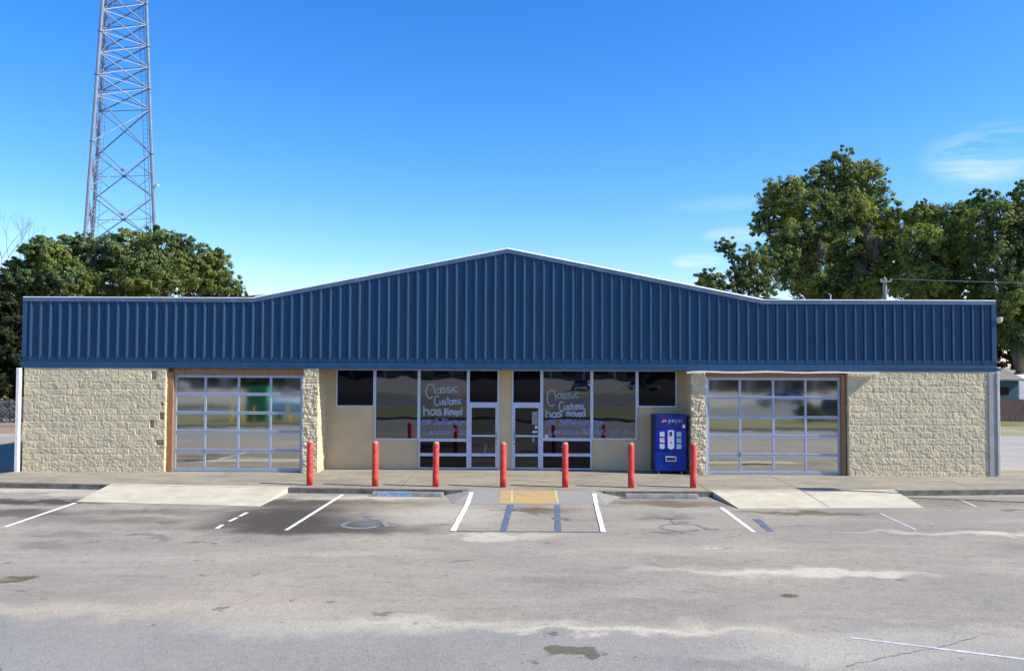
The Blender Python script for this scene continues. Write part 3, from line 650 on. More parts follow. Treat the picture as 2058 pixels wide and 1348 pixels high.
# fascia body behind
m = MB(); pl = [(-HW+.01, 3.30), (HW-.01, 3.30), (HW-.01, ZE-.1), (XB, ZE-.1), (0, ZP-.1), (-XB, ZE-.1), (-HW+.01, ZE-.1)]
n = len(pl); m.add([(x, YF+.02, z) for x, z in pl]+[(x, .30, z) for x, z in pl], [tuple(range(n)), tuple(range(n, 2*n))[::-1]]+[(i, i+n, (i+1) % n+n, (i+1) % n) for i in range(n)])
m.build('fascia_backing', M['navy'], B)
# coping with sloping legs
def cop(m, a, b, y0, y1, t0, t1):
    (xa_, za), (xb_, zb) = a, b
    m.add([(xa_, y0, za+t0), (xb_, y0, zb+t0), (xb_, y1, zb+t0), (xa_, y1, za+t0), (xa_, y0, za+t1), (xb_, y0, zb+t1), (xb_, y1, zb+t1), (xa_, y1, za+t1)],
          [(0, 3, 2, 1), (4, 5, 6, 7), (0, 1, 5, 4), (1, 2, 6, 5), (2, 3, 7, 6), (3, 0, 4, 7)])
seg = [(-HW-.03, ZE), (-XB, ZE), (0, ZP), (XB, ZE), (HW+.03, ZE)]
m = MB()
for a, b in zip(seg, seg[1:]): cop(m, a, b, YF-.05, .34, -.125, .0)
m.build('coping', M['navycap'], B)
m = MB()
for (xa_, za), (xb_, zb) in zip(seg, seg[1:]):
    h = .022 if abs(xa_) > 9 or abs(xb_) > 9 else .042
    m.add([(xa_, YF-.056, za+.002), (xb_, YF-.056, zb+.002), (xb_, YF-.056+h*.8, zb+h), (xa_, YF-.056+h*.8, za+h), (xa_, .35, za+h), (xb_, .35, zb+h), (xa_, .35, za+.002), (xb_, .35, zb+.002)],
          [(0, 1, 2, 3), (3, 2, 5, 4), (4, 5, 7, 6), (6, 7, 1, 0), (0, 3, 4, 6), (1, 7, 5, 2)])
m.build('coping_cap', M['white'], B)
# drip trim and gutter band
m = MB(); m.box(-HW-.02, HW+.02, YF-.035, YF+.015, 3.43, 3.60); m.build('base_trim', M['navy'], B)
m = MB()
pr = [(YF-.02, 3.424), (YF-.052, 3.415), (YF-.058, 3.40), (YF-.046, 3.26), (YF-.035, 3.245), (YF+.04, 3.245), (YF+.04, 3.424)]
n = len(pr); m.add([(-HW-.03, y, z) for y, z in pr]+[(HW+.03, y, z) for y, z in pr], [tuple(range(n)), tuple(range(n, 2*n))[::-1]]+[(i, i+n, (i+1) % n+n, (i+1) % n) for i in range(n)])
m.build('gutter_band', M['navytrim'], B)
m = MB(); m.box(-HW-.035, -HW+.10, YF-.042, .3, 3.60, ZE-.13); m.build('corner_trim', M['navytrim'], B); m = MB(); m.box(HW-.10, HW+.035, YF-.042, .3, 3.60, ZE-.13); m.build('corner_trim', M['navytrim'], B)
# side fascia down the flanks + roof
m = MB(); m.box(-15.30, -15.27, .30, 17, 3.3, ZE-.12); m.build('side_fascia', M['navy'], B); m = MB(); m.box(15.27, 15.30, .30, 17, 3.3, ZE-.12); m.build('side_fascia', M['navy'], B)
m = MB(); m.add([(-15.2, .3, 4.95), (0, .3, 6.3), (15.2, .3, 4.95), (-15.2, 17, 4.95), (0, 17, 6.3), (15.2, 17, 4.95)], [(0, 1, 4, 3), (1, 2, 5, 4)]); m.build('roof', M['roof'], B)
# corner posts
m = MB(); m.box(-15.36, -15.27, -.17, .02, 0, ZB-.01); m.build('corner_post', M['white'], B)
m = MB(); m.box(15.0, 15.23, -.075, .02, 0, ZB-.01); m.build('corner_post', M['greytrim'], B)
m = MB(); m.box(15.235, 15.33, -.10, .02, .05, ZB-.01); m.build('downspout', M['cream'], B, bevel=.015)
# white board hanging over the right door
a = P(1380, 750, y=-.2); b = P(1766, 750, y=-.2)
m = MB(); n = 14; vs = []
for i in range(n+1):
    x = a[0]+(b[0]-a[0])*i/n; z = 3.215+.012*math.sin(i*1.3)+(-.02 if i == 0 else 0)-.02*abs(i/n-.45)
    vs += [(x, -.25, z-.03), (x, -.25, z+.022), (x, -.085, z+.022), (x, -.085, z-.03)]
fs = [(4*i+p, 4*i+4+p, 4*i+4+(p+1) % 4, 4*i+(p+1) % 4) for i in range(n) for p in range(4)]+[(3, 2, 1, 0), (4*n, 4*n+1, 4*n+2, 4*n+3)]
m.add(vs, [f[::-1] for f in fs]); m.build('white_board', M['white'], B)
# flood lamp on the right corner
fl = MB(); fl.tube((HW+.03, .1, 4.84), (HW+.12, .02, 4.86), .03); fl.lathe([(.03, 0), (.10, .05), (.12, .17), (.11, .19)], (HW+.13, -.02, 4.76), 14)
fl.build('flood_lamp', M['cream'], B)

# ---------------------------------------------------------------- vending machine
V = empty('vending_machine', (5.14, .50, 0))
tag(V, 'blue soft drink vending machine with a round red mark, beside the right pillar', 'vending machine')
vb = mat('vending_blue', (.001, .022, .20), .35, spec=.25, var=(.001, .027, .24), scale=2); vb2 = mat('vending_blue_dark', (.001, .010, .13), .4); vpan = mat('vending_panel', (.001, .010, .30), .3)
vs_ = mat('vending_silver', (.45, .52, .66), .35, metal=.3); vside = mat('vending_side', (.004, .012, .08), .5); vred = mat('vending_red', (.55, .02, .03), .5); vw = mat('vending_white', (.75, .78, .82), .5); vlet = mat('vending_letters', (.12, .32, .66), .5)
hw_ = .505; H_ = 1.86; yf = -.40
m = MB(); m.box(-hw_, hw_, yf+.06, .34, .08, H_-.02); m.build('cabinet', vside, V, bevel=.01)
m = MB(); m.box(-hw_+.005, hw_-.005, yf, yf+.058, .10, H_); m.build('front_door', vb, V, bevel=.02)
m = MB(); m.box(-hw_+.03, hw_-.03, yf-.022, yf-.002, H_-.44, H_-.03); hd = m.build('header_panel', vb2, V, bevel=.015)
def disc(m, cx, cz, r, a0, a1, y, n=16):
    m.add([(cx, y, cz)]+[(cx+r*math.cos(R(a0+(a1-a0)*i/n)), y, cz+r*math.sin(R(a0+(a1-a0)*i/n))) for i in range(n+1)], [(0, i+1, i+2) for i in range(n)])
m = MB(); disc(m, -.21, H_-.20, .068, 15, 185, yf-.026); m.build('globe_mark', vred, hd)
m = MB(); disc(m, -.21, H_-.20, .068, -8, 15, yf-.0262, 4); disc(m, -.21, H_-.20, .068, 185, 215, yf-.0262, 4); m.build('globe_mark', vw, hd)
m = MB(); disc(m, -.21, H_-.20, .068, 215, 352, yf-.0264); m.build('globe_mark', vpan, hd)
tc = bpy.data.curves.new('letters', 'FONT'); tc.body = 'pepsi'; tc.size = .20; tc.extrude = .002; tc.space_character = 1.12; tc.offset = .002
to = bpy.data.objects.new('tmp', tc); COL.objects.link(to); bpy.context.view_layer.update()
me = bpy.data.meshes.new_from_object(to.evaluated_get(bpy.context.evaluated_depsgraph_get())); bpy.data.objects.remove(to)
me.materials.clear(); me.materials.append(vlet); lo = bpy.data.objects.new('lettering', me); COL.objects.link(lo); lo.parent = hd
lo.rotation_euler = (R(90), 0, 0); lo.location = (-.085, yf-.026, H_-.24); lo.scale = (.95, 1, 1)
m = MB(); m.box(.37, .44, yf-.030, yf-.022, H_-.41, H_-.31); m.build('price_sticker', vw, hd)
m = MB(); pl = [(-.46, .80), (.46, .80), (.46, 1.37), (.22, 1.42), (-.22, 1.42), (-.46, 1.37)]
n = len(pl); m.add([(x, yf-.018, z) for x, z in pl]+[(x, yf-.001, z) for x, z in pl], [tuple(range(n)), tuple(range(n, 2*n))[::-1]]+[(i, i+n, (i+1) % n+n, (i+1) % n) for i in range(n)]); sp = m.build('selection_panel', vpan, V)
m = MB(); pl = [(-.10, .82), (0, .77), (.10, .82), (.10, 1.36), (0, 1.38), (-.10, 1.36)]
n = len(pl); m.add([(x, yf-.035, z) for x, z in pl]+[(x, yf-.019, z) for x, z in pl], [tuple(range(n)), tuple(range(n, 2*n))[::-1]]+[(i, i+n, (i+1) % n+n, (i+1) % n) for i in range(n)]); cp = m.build('coin_panel', vs_, V)
m = MB(); m.box(-.035, .035, yf-.042, yf-.036, 1.20, 1.33); m.build('bill_slot', M['black'], cp)
m = MB(); disc(m, 0, .99, .03, 0, 360, yf-.037); m.build('logo_dot', vred, cp)
cans = [(.20, .45, .60), (.50, .20, .22), (.20, .50, .40), (.22, .45, .50), (.40, .30, .38), (.35, .55, .62)]
for i, (cx, cz) in enumerate([(-.28, 1.25), (-.28, 1.06), (-.28, .87), (.25, 1.25), (.25, 1.06), (.25, .87)]):
    m = MB(); m.box(cx-.075, cx+.075, yf-.032, yf-.019, cz-.075, cz+.075)
    bt = m.build('drink_button', mat('button', cans[i], .35, var=(.45, .55, .62), scale=18), V, bevel=.008)
m = MB(); m.box(-.17, .17, yf-.02, yf-.001, .40, .56); fr_ = m.build('dispensing_slot', vs_, V, bevel=.01)
m = MB(); m.box(-.135, .135, yf-.024, yf-.0205, .432, .528); m.build('slot_flap', M['black'], fr_)
for sx_ in (-.36, .36):
    m = MB(); m.lathe([(.03, 0), (.03, .03), (.015, .04), (.015, .08)], (sx_, yf+.12, 0)); m.build('foot', vs_, V)

# ---------------------------------------------------------------- bollards
first = empty('bollard', (0, 0, 0))
m = MB(); m.lathe([(.088, 0), (.089, .3), (.087, .6), (.088, 1.17), (.086, 1.185)], n=24); bo = m.build('post', M['red'], first, smooth=True)
m = MB(); m.lathe([(.086, 1.186), (.080, 1.215), (.062, 1.238), (.03, 1.25), (.002, 1.254)], n=24); m.build('cap', M['redcap'], first, smooth=True)
labs = ['red bollard before the left pillar, leftmost of the row', 'red bollard before the tan wall left of the shop windows, second from left', 'red bollard with pale top before the left shop window panes, third from left',
        'red bollard before the tan pier between the two glass doors, middle of the row', 'red bollard before the low panes right of the right-hand glass door', 'red bollard before the tan wall between window and vending machine', 'red bollard before the right pillar beside the vending machine, rightmost']
for i, (u, v) in enumerate([(621, 975), (753, 977), (875, 978), (1011, 979), (1136, 979), (1269, 980), (1394, 980)]):
    p = P(u, v, z=0); o = first if i == 0 else copy_tree(first)
    o.location = (p[0], p[1]+.06, 0); o.rotation_euler = (R(random.uniform(-.5, .5)), R(random.uniform(-.6, .6)), random.uniform(0, 6))
    tag(o, labs[i], 'bollard', 'red bollards along the kerb')

exec_later = []
# ---------------------------------------------------------------- foliage
def leaf_mat(name, c1, c2, c3):
    m = bpy.data.materials.new(name); m.use_nodes = True; t = m.node_tree; b = t.nodes['Principled BSDF']; o = t.nodes['Material Output']
    b.inputs['Roughness'].default_value = .6; b.inputs['Specular IOR Level'].default_value = .25
    g = N(t, 'ShaderNodeNewGeometry'); n = N(t, 'ShaderNodeTexNoise'); n.inputs['Scale'].default_value = .45; n.inputs['Detail'].default_value = 3
    t.links.new(g.outputs['Position'], n.inputs['Vector'])
    r = N(t, 'ShaderNodeMapRange'); r.inputs['From Min'].default_value = .38; r.inputs['From Max'].default_value = .62; t.links.new(n.outputs[0], r.inputs['Value'])
    x = N(t, 'ShaderNodeMix', data_type='RGBA'); x.inputs[6].default_value = (*c1, 1); x.inputs[7].default_value = (*c2, 1); t.links.new(r.outputs[0], x.inputs['Factor'])
    r2 = N(t, 'ShaderNodeMapRange'); r2.inputs['From Min'].default_value = .6; r2.inputs['From Max'].default_value = 1; t.links.new(g.outputs['Random Per Island'], r2.inputs['Value'])
    x2 = N(t, 'ShaderNodeMix', data_type='RGBA'); x2.inputs[7].default_value = (*c3, 1); t.links.new(x.outputs[2], x2.inputs[6]); t.links.new(r2.outputs[0], x2.inputs['Factor'])
    t.links.new(x2.outputs[2], b.inputs['Base Color'])
    tr = N(t, 'ShaderNodeBsdfTranslucent'); t.links.new(x2.outputs[2], tr.inputs[0]); ms = N(t, 'ShaderNodeMixShader'); ms.inputs[0].default_value = .42
    t.links.new(b.outputs[0], ms.inputs[1]); t.links.new(tr.outputs[0], ms.inputs[2]); t.links.new(ms.outputs[0], o.inputs['Surface'])
    return m
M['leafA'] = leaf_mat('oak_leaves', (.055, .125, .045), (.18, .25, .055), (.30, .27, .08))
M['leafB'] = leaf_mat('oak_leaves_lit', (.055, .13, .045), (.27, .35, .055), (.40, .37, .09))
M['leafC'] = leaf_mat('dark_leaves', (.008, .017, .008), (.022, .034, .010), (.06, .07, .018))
M['moss'] = leaf_mat('hanging_moss', (.16, .14, .10), (.22, .19, .13), (.26, .23, .17))
def leaves(name, lobes, n, size, m, parent, fill=.5, seed=0, shape=(1, .5), droop=0):
    """leaf-sized quads spread through clumps; lobes = (x,y,z,rx,ry,rz)"""
    r = np.random.default_rng(seed); L = np.array(lobes, float)
    # each lobe -> sub-clumps, each clump -> leaves
    vol = L[:, 3]*L[:, 4]*L[:, 5]; pw = vol**(2/3); pw /= pw.sum(); L[:, 3:6] *= .93
    nc = max(8, n//48); li = r.choice(len(L), nc, p=pw)
    d = r.normal(size=(nc, 3)); d /= np.linalg.norm(d, axis=1)[:, None]
    rad = 1.06-fill*r.random(nc)**1.3; c = L[li, :3]+d*L[li, 3:6]*rad[:, None]
    cs = (L[li, 3:6].mean(1)*r.uniform(.07, .25, nc))
    ci = r.integers(0, nc, n); e = r.normal(size=(n, 3)); e /= np.linalg.norm(e, axis=1)[:, None]
    q = c[ci]+e*(cs[ci]*r.random(n)**.45)[:, None]*np.array([1, 1, .8+droop])
    nrm = e*.9+d[ci]*.7+r.normal(size=(n, 3))*.55+np.array([0, 0, .25]); nrm /= np.linalg.norm(nrm, axis=1)[:, None]
    a = np.cross(nrm, r.normal(size=(n, 3))); a[:, 2] -= droop; a /= np.linalg.norm(a, axis=1)[:, None]
    b = np.cross(nrm, a); b /= np.linalg.norm(b, axis=1)[:, None]
    s = size*r.uniform(.6, 1.35, n)[:, None]
    a = a*s*shape[0]; b = b*s*shape[1]
    v = np.stack([q-a, q-b*.9+a*.1, q+a, q+b*.9+a*.1], 1).reshape(-1, 3)
    me = bpy.data.meshes.new(name); me.vertices.add(4*n); me.vertices.foreach_set('co', v.ravel())
    me.loops.add(4*n); me.loops.foreach_set('vertex_index', np.arange(4*n)); me.polygons.add(n)
    me.polygons.foreach_set('loop_start', np.arange(n)*4); me.update(calc_edges=True); me.validate(); me.materials.append(m)
    o = bpy.data.objects.new(name, me); COL.objects.link(o)
    if parent: o.parent = parent
    return o
def tree(name, base, lobes, n, size, m, label, cat='tree', trunk=.4, seed=0, fill=.55, group=None, bark='bark'):
    """lobes in absolute world coords"""
    e = empty(name, base); bx, by, bz = base
    LL = [(x-bx, y-by, z-bz, a, b, c) for x, y, z, a, b, c in lobes]
    t = MB(); rr = random.Random(seed)
    cz = sum(l[2] for l in LL)/len(LL); fork = Vector((0, 0, max(1.2, min(l[2]-l[5] for l in LL)*.55+.8)))
    t.path([(0, 0, -.2), (.03, 0, fork.z*.5), tuple(fork)], [trunk*1.25, trunk, trunk*.85], 9)
    for l in LL:
        c = Vector(l[:3]); mid = fork.lerp(c, .5)+Vector((rr.uniform(-.4, .4), rr.uniform(-.4, .4), .5))
        t.path([tuple(fork), tuple(mid), tuple(c)], [trunk*.6, trunk*.40, trunk*.18], 6)
        for _ in range(5):
            dd = Vector((rr.gauss(0, 1), rr.gauss(0, 1), rr.gauss(.4, .8))).normalized()
            tip = c+Vector((dd.x*l[3], dd.y*l[4], dd.z*l[5]))*.8; mm = mid.lerp(c, rr.uniform(.3, 1))
            t.path([tuple(mm), tuple(mm.lerp(tip, .55)+Vector((0, 0, .2))), tuple(tip)], [trunk*.16, trunk*.09, trunk*.03], 5)
    t.build('trunk', M[bark], e, smooth=True)
    leaves('crown', LL, n, size, m, e, fill, seed)
    tag(e, label, cat, group)
    return e
def lobe(u, v, y, ru, rv, dy=None):
    p = P(u, v, y=y); k_ = (y-CAM[1])/FPX
    return (p[0], p[1], p[2], ru*k_, (dy if dy else (ru+rv)/2*k_), rv*k_)
def at(u, y): p = P(u, 740, y=y); return (float(p[0]), float(y), GZ)
# left group
y = 30
tree('live_oak', at(235, y), [lobe(250, 500, y, 55, 42), lobe(330, 505, y, 45, 45), lobe(190, 530, y+1, 50, 55), lobe(300, 560, y-1, 75, 50), lobe(365, 545, y, 40, 50), lobe(230, 580, y, 80, 50), lobe(310, 478, y+1, 28, 26), lobe(400, 520, y+1, 34, 34), lobe(135, 505, y, 36, 36), lobe(370, 490, y, 26, 24), lobe(170, 490, y, 25, 25)], 76000, .105, M['leafA'], 'broad olive-green live oak rising behind the left fascia, below the lattice tower', trunk=.5, seed=11)
tree('live_oak', at(75, y-3), [lobe(90, 515, y-3, 50, 38), lobe(60, 560, y-3, 48, 45), lobe(130, 560, y-3, 50, 50), lobe(85, 485, y-3, 20, 15), lobe(30, 540, y-3, 22, 25), lobe(15, 600, y-3, 40, 50)], 54000, .10, M['leafA'], 'dark green live oak at the left edge, left of the tower', trunk=.4, seed=12)
tree('small_tree', at(420, y+2), [lobe(425, 535, y+2, 42, 38), lobe(445, 575, y+2, 45, 35), lobe(395, 570, y+2, 45, 45), lobe(478, 590, y+2, 18, 16), lobe(440, 508, y+2, 18, 14)], 26000, .10, M['leafA'], 'loose small tree ending the left tree group, right of the tower', trunk=.3, seed=13, fill=.8)
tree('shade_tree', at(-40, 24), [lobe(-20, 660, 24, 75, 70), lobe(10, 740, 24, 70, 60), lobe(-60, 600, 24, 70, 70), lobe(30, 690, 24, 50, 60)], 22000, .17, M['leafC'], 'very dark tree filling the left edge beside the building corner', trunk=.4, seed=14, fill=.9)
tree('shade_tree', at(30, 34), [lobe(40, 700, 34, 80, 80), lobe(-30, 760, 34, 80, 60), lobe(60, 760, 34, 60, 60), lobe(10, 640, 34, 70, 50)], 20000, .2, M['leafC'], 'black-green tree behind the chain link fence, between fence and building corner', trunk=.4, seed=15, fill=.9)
# bare twigs far left
e = empty('bare_tree', at(-52, 36)); t = MB(); rr = random.Random(5)
def br(p, d, L, r, k):
    q = p+d*L; t.path([tuple(p), tuple(p.lerp(q, .5)+Vector((rr.uniform(-.1, .1), 0, 0))), tuple(q)], [r, r*.8, r*.6], 5)
    if k:
        for _ in range(3): br(q, (d+Vector((rr.gauss(0, .45), rr.gauss(0, .45), rr.gauss(.15, .2)))).normalized(), L*.68, r*.55, k-1)
br(Vector((0, 0, 0)), Vector((0, 0, 1)), 5.6, .12, 5); t.build('branches', M['bark'], e); tag(e, 'leafless thin-twigged tree at the far left edge of the sky', 'tree')
# right group
y = 44
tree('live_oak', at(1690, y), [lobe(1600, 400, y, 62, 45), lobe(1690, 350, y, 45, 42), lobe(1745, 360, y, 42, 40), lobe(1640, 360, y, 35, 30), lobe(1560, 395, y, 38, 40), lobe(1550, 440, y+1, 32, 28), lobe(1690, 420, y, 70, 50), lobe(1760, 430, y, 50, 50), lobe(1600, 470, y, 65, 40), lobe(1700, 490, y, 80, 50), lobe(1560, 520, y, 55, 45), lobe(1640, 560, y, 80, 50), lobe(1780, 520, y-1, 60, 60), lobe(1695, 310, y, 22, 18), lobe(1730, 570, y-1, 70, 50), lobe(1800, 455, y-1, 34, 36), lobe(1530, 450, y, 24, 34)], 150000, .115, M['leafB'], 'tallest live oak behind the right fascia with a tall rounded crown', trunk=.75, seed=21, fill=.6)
tree('leaning_tree', at(1500, y-6), [lobe(1462, 495, y-6, 25, 20), lobe(1470, 515, y-6, 18, 16), lobe(1510, 520, y-6, 34, 30), lobe(1490, 560, y-6, 40, 34), lobe(1425, 560, y-6, 34, 22), lobe(1440, 585, y-6, 45, 26), lobe(1530, 570, y-6, 36, 36)], 30000, .10, M['leafA'], 'small loose tree leaning left at the left foot of the tallest oak', trunk=.25, seed=22, fill=.85)
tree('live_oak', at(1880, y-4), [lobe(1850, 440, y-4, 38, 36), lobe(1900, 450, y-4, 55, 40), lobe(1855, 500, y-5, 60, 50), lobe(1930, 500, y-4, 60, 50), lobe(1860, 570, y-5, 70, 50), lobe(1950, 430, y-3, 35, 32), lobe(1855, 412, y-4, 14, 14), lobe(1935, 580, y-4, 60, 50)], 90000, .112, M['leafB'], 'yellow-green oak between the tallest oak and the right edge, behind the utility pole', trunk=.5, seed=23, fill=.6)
tree('live_oak', at(2050, y-8), [lobe(1975, 400, y-6, 38, 22), lobe(2010, 440, y-8, 60, 45), lobe(2060, 400, y-8, 35, 40), lobe(2000, 520, y-8, 60, 60), lobe(2070, 500, y-8, 60, 80), lobe(2030, 600, y-9, 70, 60), lobe(2110, 600, y-8, 80, 80), lobe(2060, 670, y-9, 60, 50), lobe(2130, 450, y-8, 70, 70)], 92000, .112, M['leafA'], 'dark oak at the right edge overhanging the wooden fence', trunk=.5, seed=24, fill=.65)
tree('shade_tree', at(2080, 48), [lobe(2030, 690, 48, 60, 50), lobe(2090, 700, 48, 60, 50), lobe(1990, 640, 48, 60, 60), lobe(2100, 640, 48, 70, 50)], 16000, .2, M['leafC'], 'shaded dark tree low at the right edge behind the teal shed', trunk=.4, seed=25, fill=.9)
ms = leaves('hanging_moss', [lobe(1745, 500, y-2, 16, 50), lobe(1725, 555, y-2, 16, 28), lobe(1650, 500, y-2, 9, 20)], 3500, .22, M['moss'], None, .9, 31, (1.3, .25), 1.6)
big = [o for o in ALL() if o.get('label', '').startswith('tallest')][0]
ms.parent = big; ms.location = (-big.location.x, -big.location.y, -big.location.z)

# far-off belt of woods behind everything, reads as one mass
belt = [(x, 120+random.uniform(-4, 4), random.uniform(2.5, 4.5), 8, 5, random.uniform(4, 6.5)) for x in range(-150, 190, 9)]
wd = leaves('distant_woods', belt, 60000, .42, M['leafC'], None, .9, 77)
tag(wd, 'far dark belt of woods low behind the yard', 'woods', kind='stuff')

# ---------------------------------------------------------------- lattice tower
TB = P(243, 728, y=80); T = empty('lattice_tower', (TB[0], 80, GZ))
tag(T, 'tall three-legged grey steel lattice tower behind the left trees', 'tower')
th = R(25); z_a, z_b = 20.4, 50.9
def leg(k_, z):
    # photo: left leg x -55.9 -> -54.3, right leg x -46.8 -> -48.2 between these heights
    t_ = (z-z_a)/(z_b-z_a); xl = -55.9+1.6*t_; xr = -46.8-1.4*t_
    s = (xr-xl)/math.cos(th); p = {0: (0, 0), 1: (s*math.cos(th), s*math.sin(th)), 2: (s*math.cos(th+R(60)), s*math.sin(th+R(60)))}[k_]
    s *= .94-.05*t_; q = {0: (0, 0), 1: (s*math.cos(th), s*math.sin(th)), 2: (s*math.cos(th+R(60)), s*math.sin(th+R(60)))}[k_]
    return Vector((xl+q[0]*.884-q[1]*.468-T.location.x, q[0]*.468+q[1]*.884, z-GZ))
def levels():
    L = [GZ]; z = 8.3
    L.append(z)
    while z < 33: z += 5.95; L.append(z)
    while z < 82: z += 2.85; L.append(z)
    return L
LV = levels(); top = LV[-1]
for k_ in range(3):
    m = MB(); m.path([tuple(leg(k_, z)) for z in LV], [.17+.10*(1-z/top) for z in LV], 8)
    for z in LV[1::2]:
        p = leg(k_, z); m.tube(p-Vector((0, 0, .06)), p+Vector((0, 0, .06)), .34, n=10)
    m.build('leg', M['steel'], T)
for a_, b_ in ((0, 1), (1, 2), (2, 0)):
    m = MB()
    for z0_, z1_ in zip(LV, LV[1:]):
        A0, A1, B0, B1 = leg(a_, z0_), leg(a_, z1_), leg(b_, z0_), leg(b_, z1_)
        if z1_ < 34.5:
            mid = (A0+B0+A1+B1)/4; mt = (A1+B1)/2
            for p in (A0, B0, A1, B1): m.tube(p, mid, .075, n=6)
            if z1_-z0_ < 7: m.tube(A1.lerp(A0, .5), mid.lerp(A1, .5), .04, n=5); m.tube(B1.lerp(B0, .5), mid.lerp(B1, .5), .04, n=5); m.tube(A1.lerp(A0, .5), mid.lerp(A0, .5), .04, n=5); m.tube(B1.lerp(B0, .5), mid.lerp(B0, .5), .04, n=5)
            m.tube(mid-Vector((.25, 0, 0)), mid+Vector((.25, 0, 0)), .2, n=6)
            m.tube(A0.lerp(A1, .5), mid, .04, n=5); m.tube(B0.lerp(B1, .5), mid, .04, n=5)
        else:
            m.tube(A1, B0, .095, n=6); m.tube(A0, B1, .07 if a_ == 0 else .055, n=6); m.tube(A1, B1, .055, n=6)
    m.build('bracing', M['steel'], T)
for nm, k_, off in (('ladder', 1, Vector((-.95, -.2, 0))), ('cable_ladder', 2, Vector((.75, -.6, 0)))):
    m = MB(); w_ = Vector((.3, 0, 0))
    A, Bp = leg(k_, 0)+off, leg(k_, top)+off
    m.tube(A-w_, Bp-w_, .035, n=5); m.tube(A+w_, Bp+w_, .035, n=5)
    for i in range(int(top/.6)):
        p = A.lerp(Bp, i*.6/top); m.tube(p-w_, p+w_, .025, n=4)
    m.build(nm, M['steel'], T)
dz = float(P(315, 350, y=80)[2]); p = leg(1, dz)
m = MB(); m.tube(p, p+Vector((.5, 0, 0)), .04); m.lathe([(.05, -.2), (.22, -.1), (.3, .1), (.05, .12)], p+Vector((.62, 0, 0))); m.build('dish_antenna', M['white'], T)

# light pole right of the view; its shadow crosses the right ramp
lp = empty('lamp_post', (18.2, -5.0, GZ)); m = MB(); m.tube((0, 0, 0), (0, 0, 7.9), .09, .06, 12); m.build('pole', M['steel'], lp)
m = MB(); m.lathe([(.28, 0), (.28, .5), (.25, .55)], n=16); m.build('footing', M['stop'], lp)
m = MB(); m.box(-.45, .45, -.25, .25, 7.9, 8.12); m.build('lamp_head', M['greytrim'], lp, bevel=.03)
tag(lp, 'steel parking lot light pole whose thin shadow falls along the right kerb', 'lamp post')

# ---------------------------------------------------------------- utility pole with wire
pp = P(1780, 740, y=30); U = empty('utility_pole', (pp[0], 30, GZ)); pt = float(P(1780, 560, y=30)[2])-GZ
polew = mat('grey_pole', (.30, .28, .25), .85, var=(.22, .2, .18), scale=2, stretch=(6, 6, .6))
m = MB(); m.tube((0, 0, 0), (0, 0, pt), .17, .135, 12); m.build('pole', polew, U, smooth=False)
m = MB(); m.box(-.36, .36, -.20, -.135, pt-.26, pt-.16); m.build('crossarm', polew, U)
for x in (-.33, 0, .33):
    m = MB(); zb = pt-.16 if x else pt; m.lathe([(.02, 0), (.05, .02), (.03, .06), (.055, .09), (.02, .13)], (x, -.165 if x else 0, zb), 10); m.build('insulator', M['cream'], U)
m = MB(); m.path([(.33, -.165, pt-.04)]+[(.33+i*4, -.165+i*.3, pt-.04-.25*math.sin(math.pi*min(i, 10)/10)) for i in range(1, 11)], .011, 5); m.build('wire', M['steel'], U)
tag(U, 'weathered grey utility pole with short crossarm poking above the right fascia', 'utility pole')

# ---------------------------------------------------------------- right background yard
gr = MB(); gr.quad((17.5, 20, GZ+.004), (60, 20, GZ+.004), (60, 60, GZ+.004), (17.5, 60, GZ+.004)); tag(gr.build('grass', M['grass']), kind='structure')
gr = MB(); gr.quad((17.5, 16.5, GZ+.008), (60, 16.5, GZ+.008), (60, 22.5, GZ+.008), (17.5, 22.5, GZ+.008)); tag(gr.build('dirt_verge', mat('dirt', (.30, .27, .18), .95, var=(.20, .20, .09), scale=.6)), kind='structure')
gr = MB(); gr.quad((15.3, 1.5, GZ+.004), (60, 1.5, GZ+.004), (60, 16.5, GZ+.004), (15.3, 16.5, GZ+.004)); tag(gr.build('side_drive', mat('side_concrete', (.36, .34, .31), .9, var=(.27, .255, .24), scale=.7, stretch=(.4, 1.5, 1))), kind='structure')
fx = empty('wooden_fence', (34, 27, GZ)); m = MB(); x = -10
while x < 14:
    h = 1.42+random.uniform(-.04, .04); m.box(x, x+.135, -.012, .012, .03, h); x += .14
m.build('fence_boards', M['fenceboard'], fx)
for i in range(11):
    m = MB(); m.box(-10+i*2.4-.05, -10+i*2.4+.05, .012, .11, 0, 1.4); m.build('fence_post', M['fenceboard'], fx)
m = MB(); m.box(-10, 14, .013, .05, .35, .44); m.box(-10, 14, .013, .05, 1.1, 1.19); m.build('fence_rail', M['fenceboard'], fx)
tag(fx, 'dark weathered wooden board fence beyond the right corner of the building', 'fence')
sh = empty('shed', (34.4, 32, GZ)); teal = mat('teal_siding', (.035, .10, .12), .7, var=(.03, .08, .10), scale=2)
m = MB(); m.box(-3.2, .95, 0, 4, 0, 2.5); m.build('wall', teal, sh)
m = MB(); m.box(-.9, .3, -.02, .0, 1.55, 2.05); m.build('window', M['glassdark'], sh)
m = MB(); m.add([(-3.5, -.3, 2.6), (1.25, -.3, 2.6), (1.25, 2, 3.3), (-3.5, 2, 3.3), (1.25, 4.3, 2.6), (-3.5, 4.3, 2.6), (-3.5, -.3, 2.5), (1.25, -.3, 2.5), (1.25, 4.3, 2.5), (-3.5, 4.3, 2.5)], [(0, 1, 2, 3), (3, 2, 4, 5), (0, 6, 7, 1), (5, 4, 8, 9), (1, 7, 8, 4, 2), (0, 3, 5, 9, 6), (6, 9, 8, 7)]); m.build('roof', mat('shed_roof', (.22, .21, .19), .8, var=(.15, .14, .13), scale=2), sh)
tag(sh, 'small teal shed with pale roof peeking over the wooden fence', 'shed')
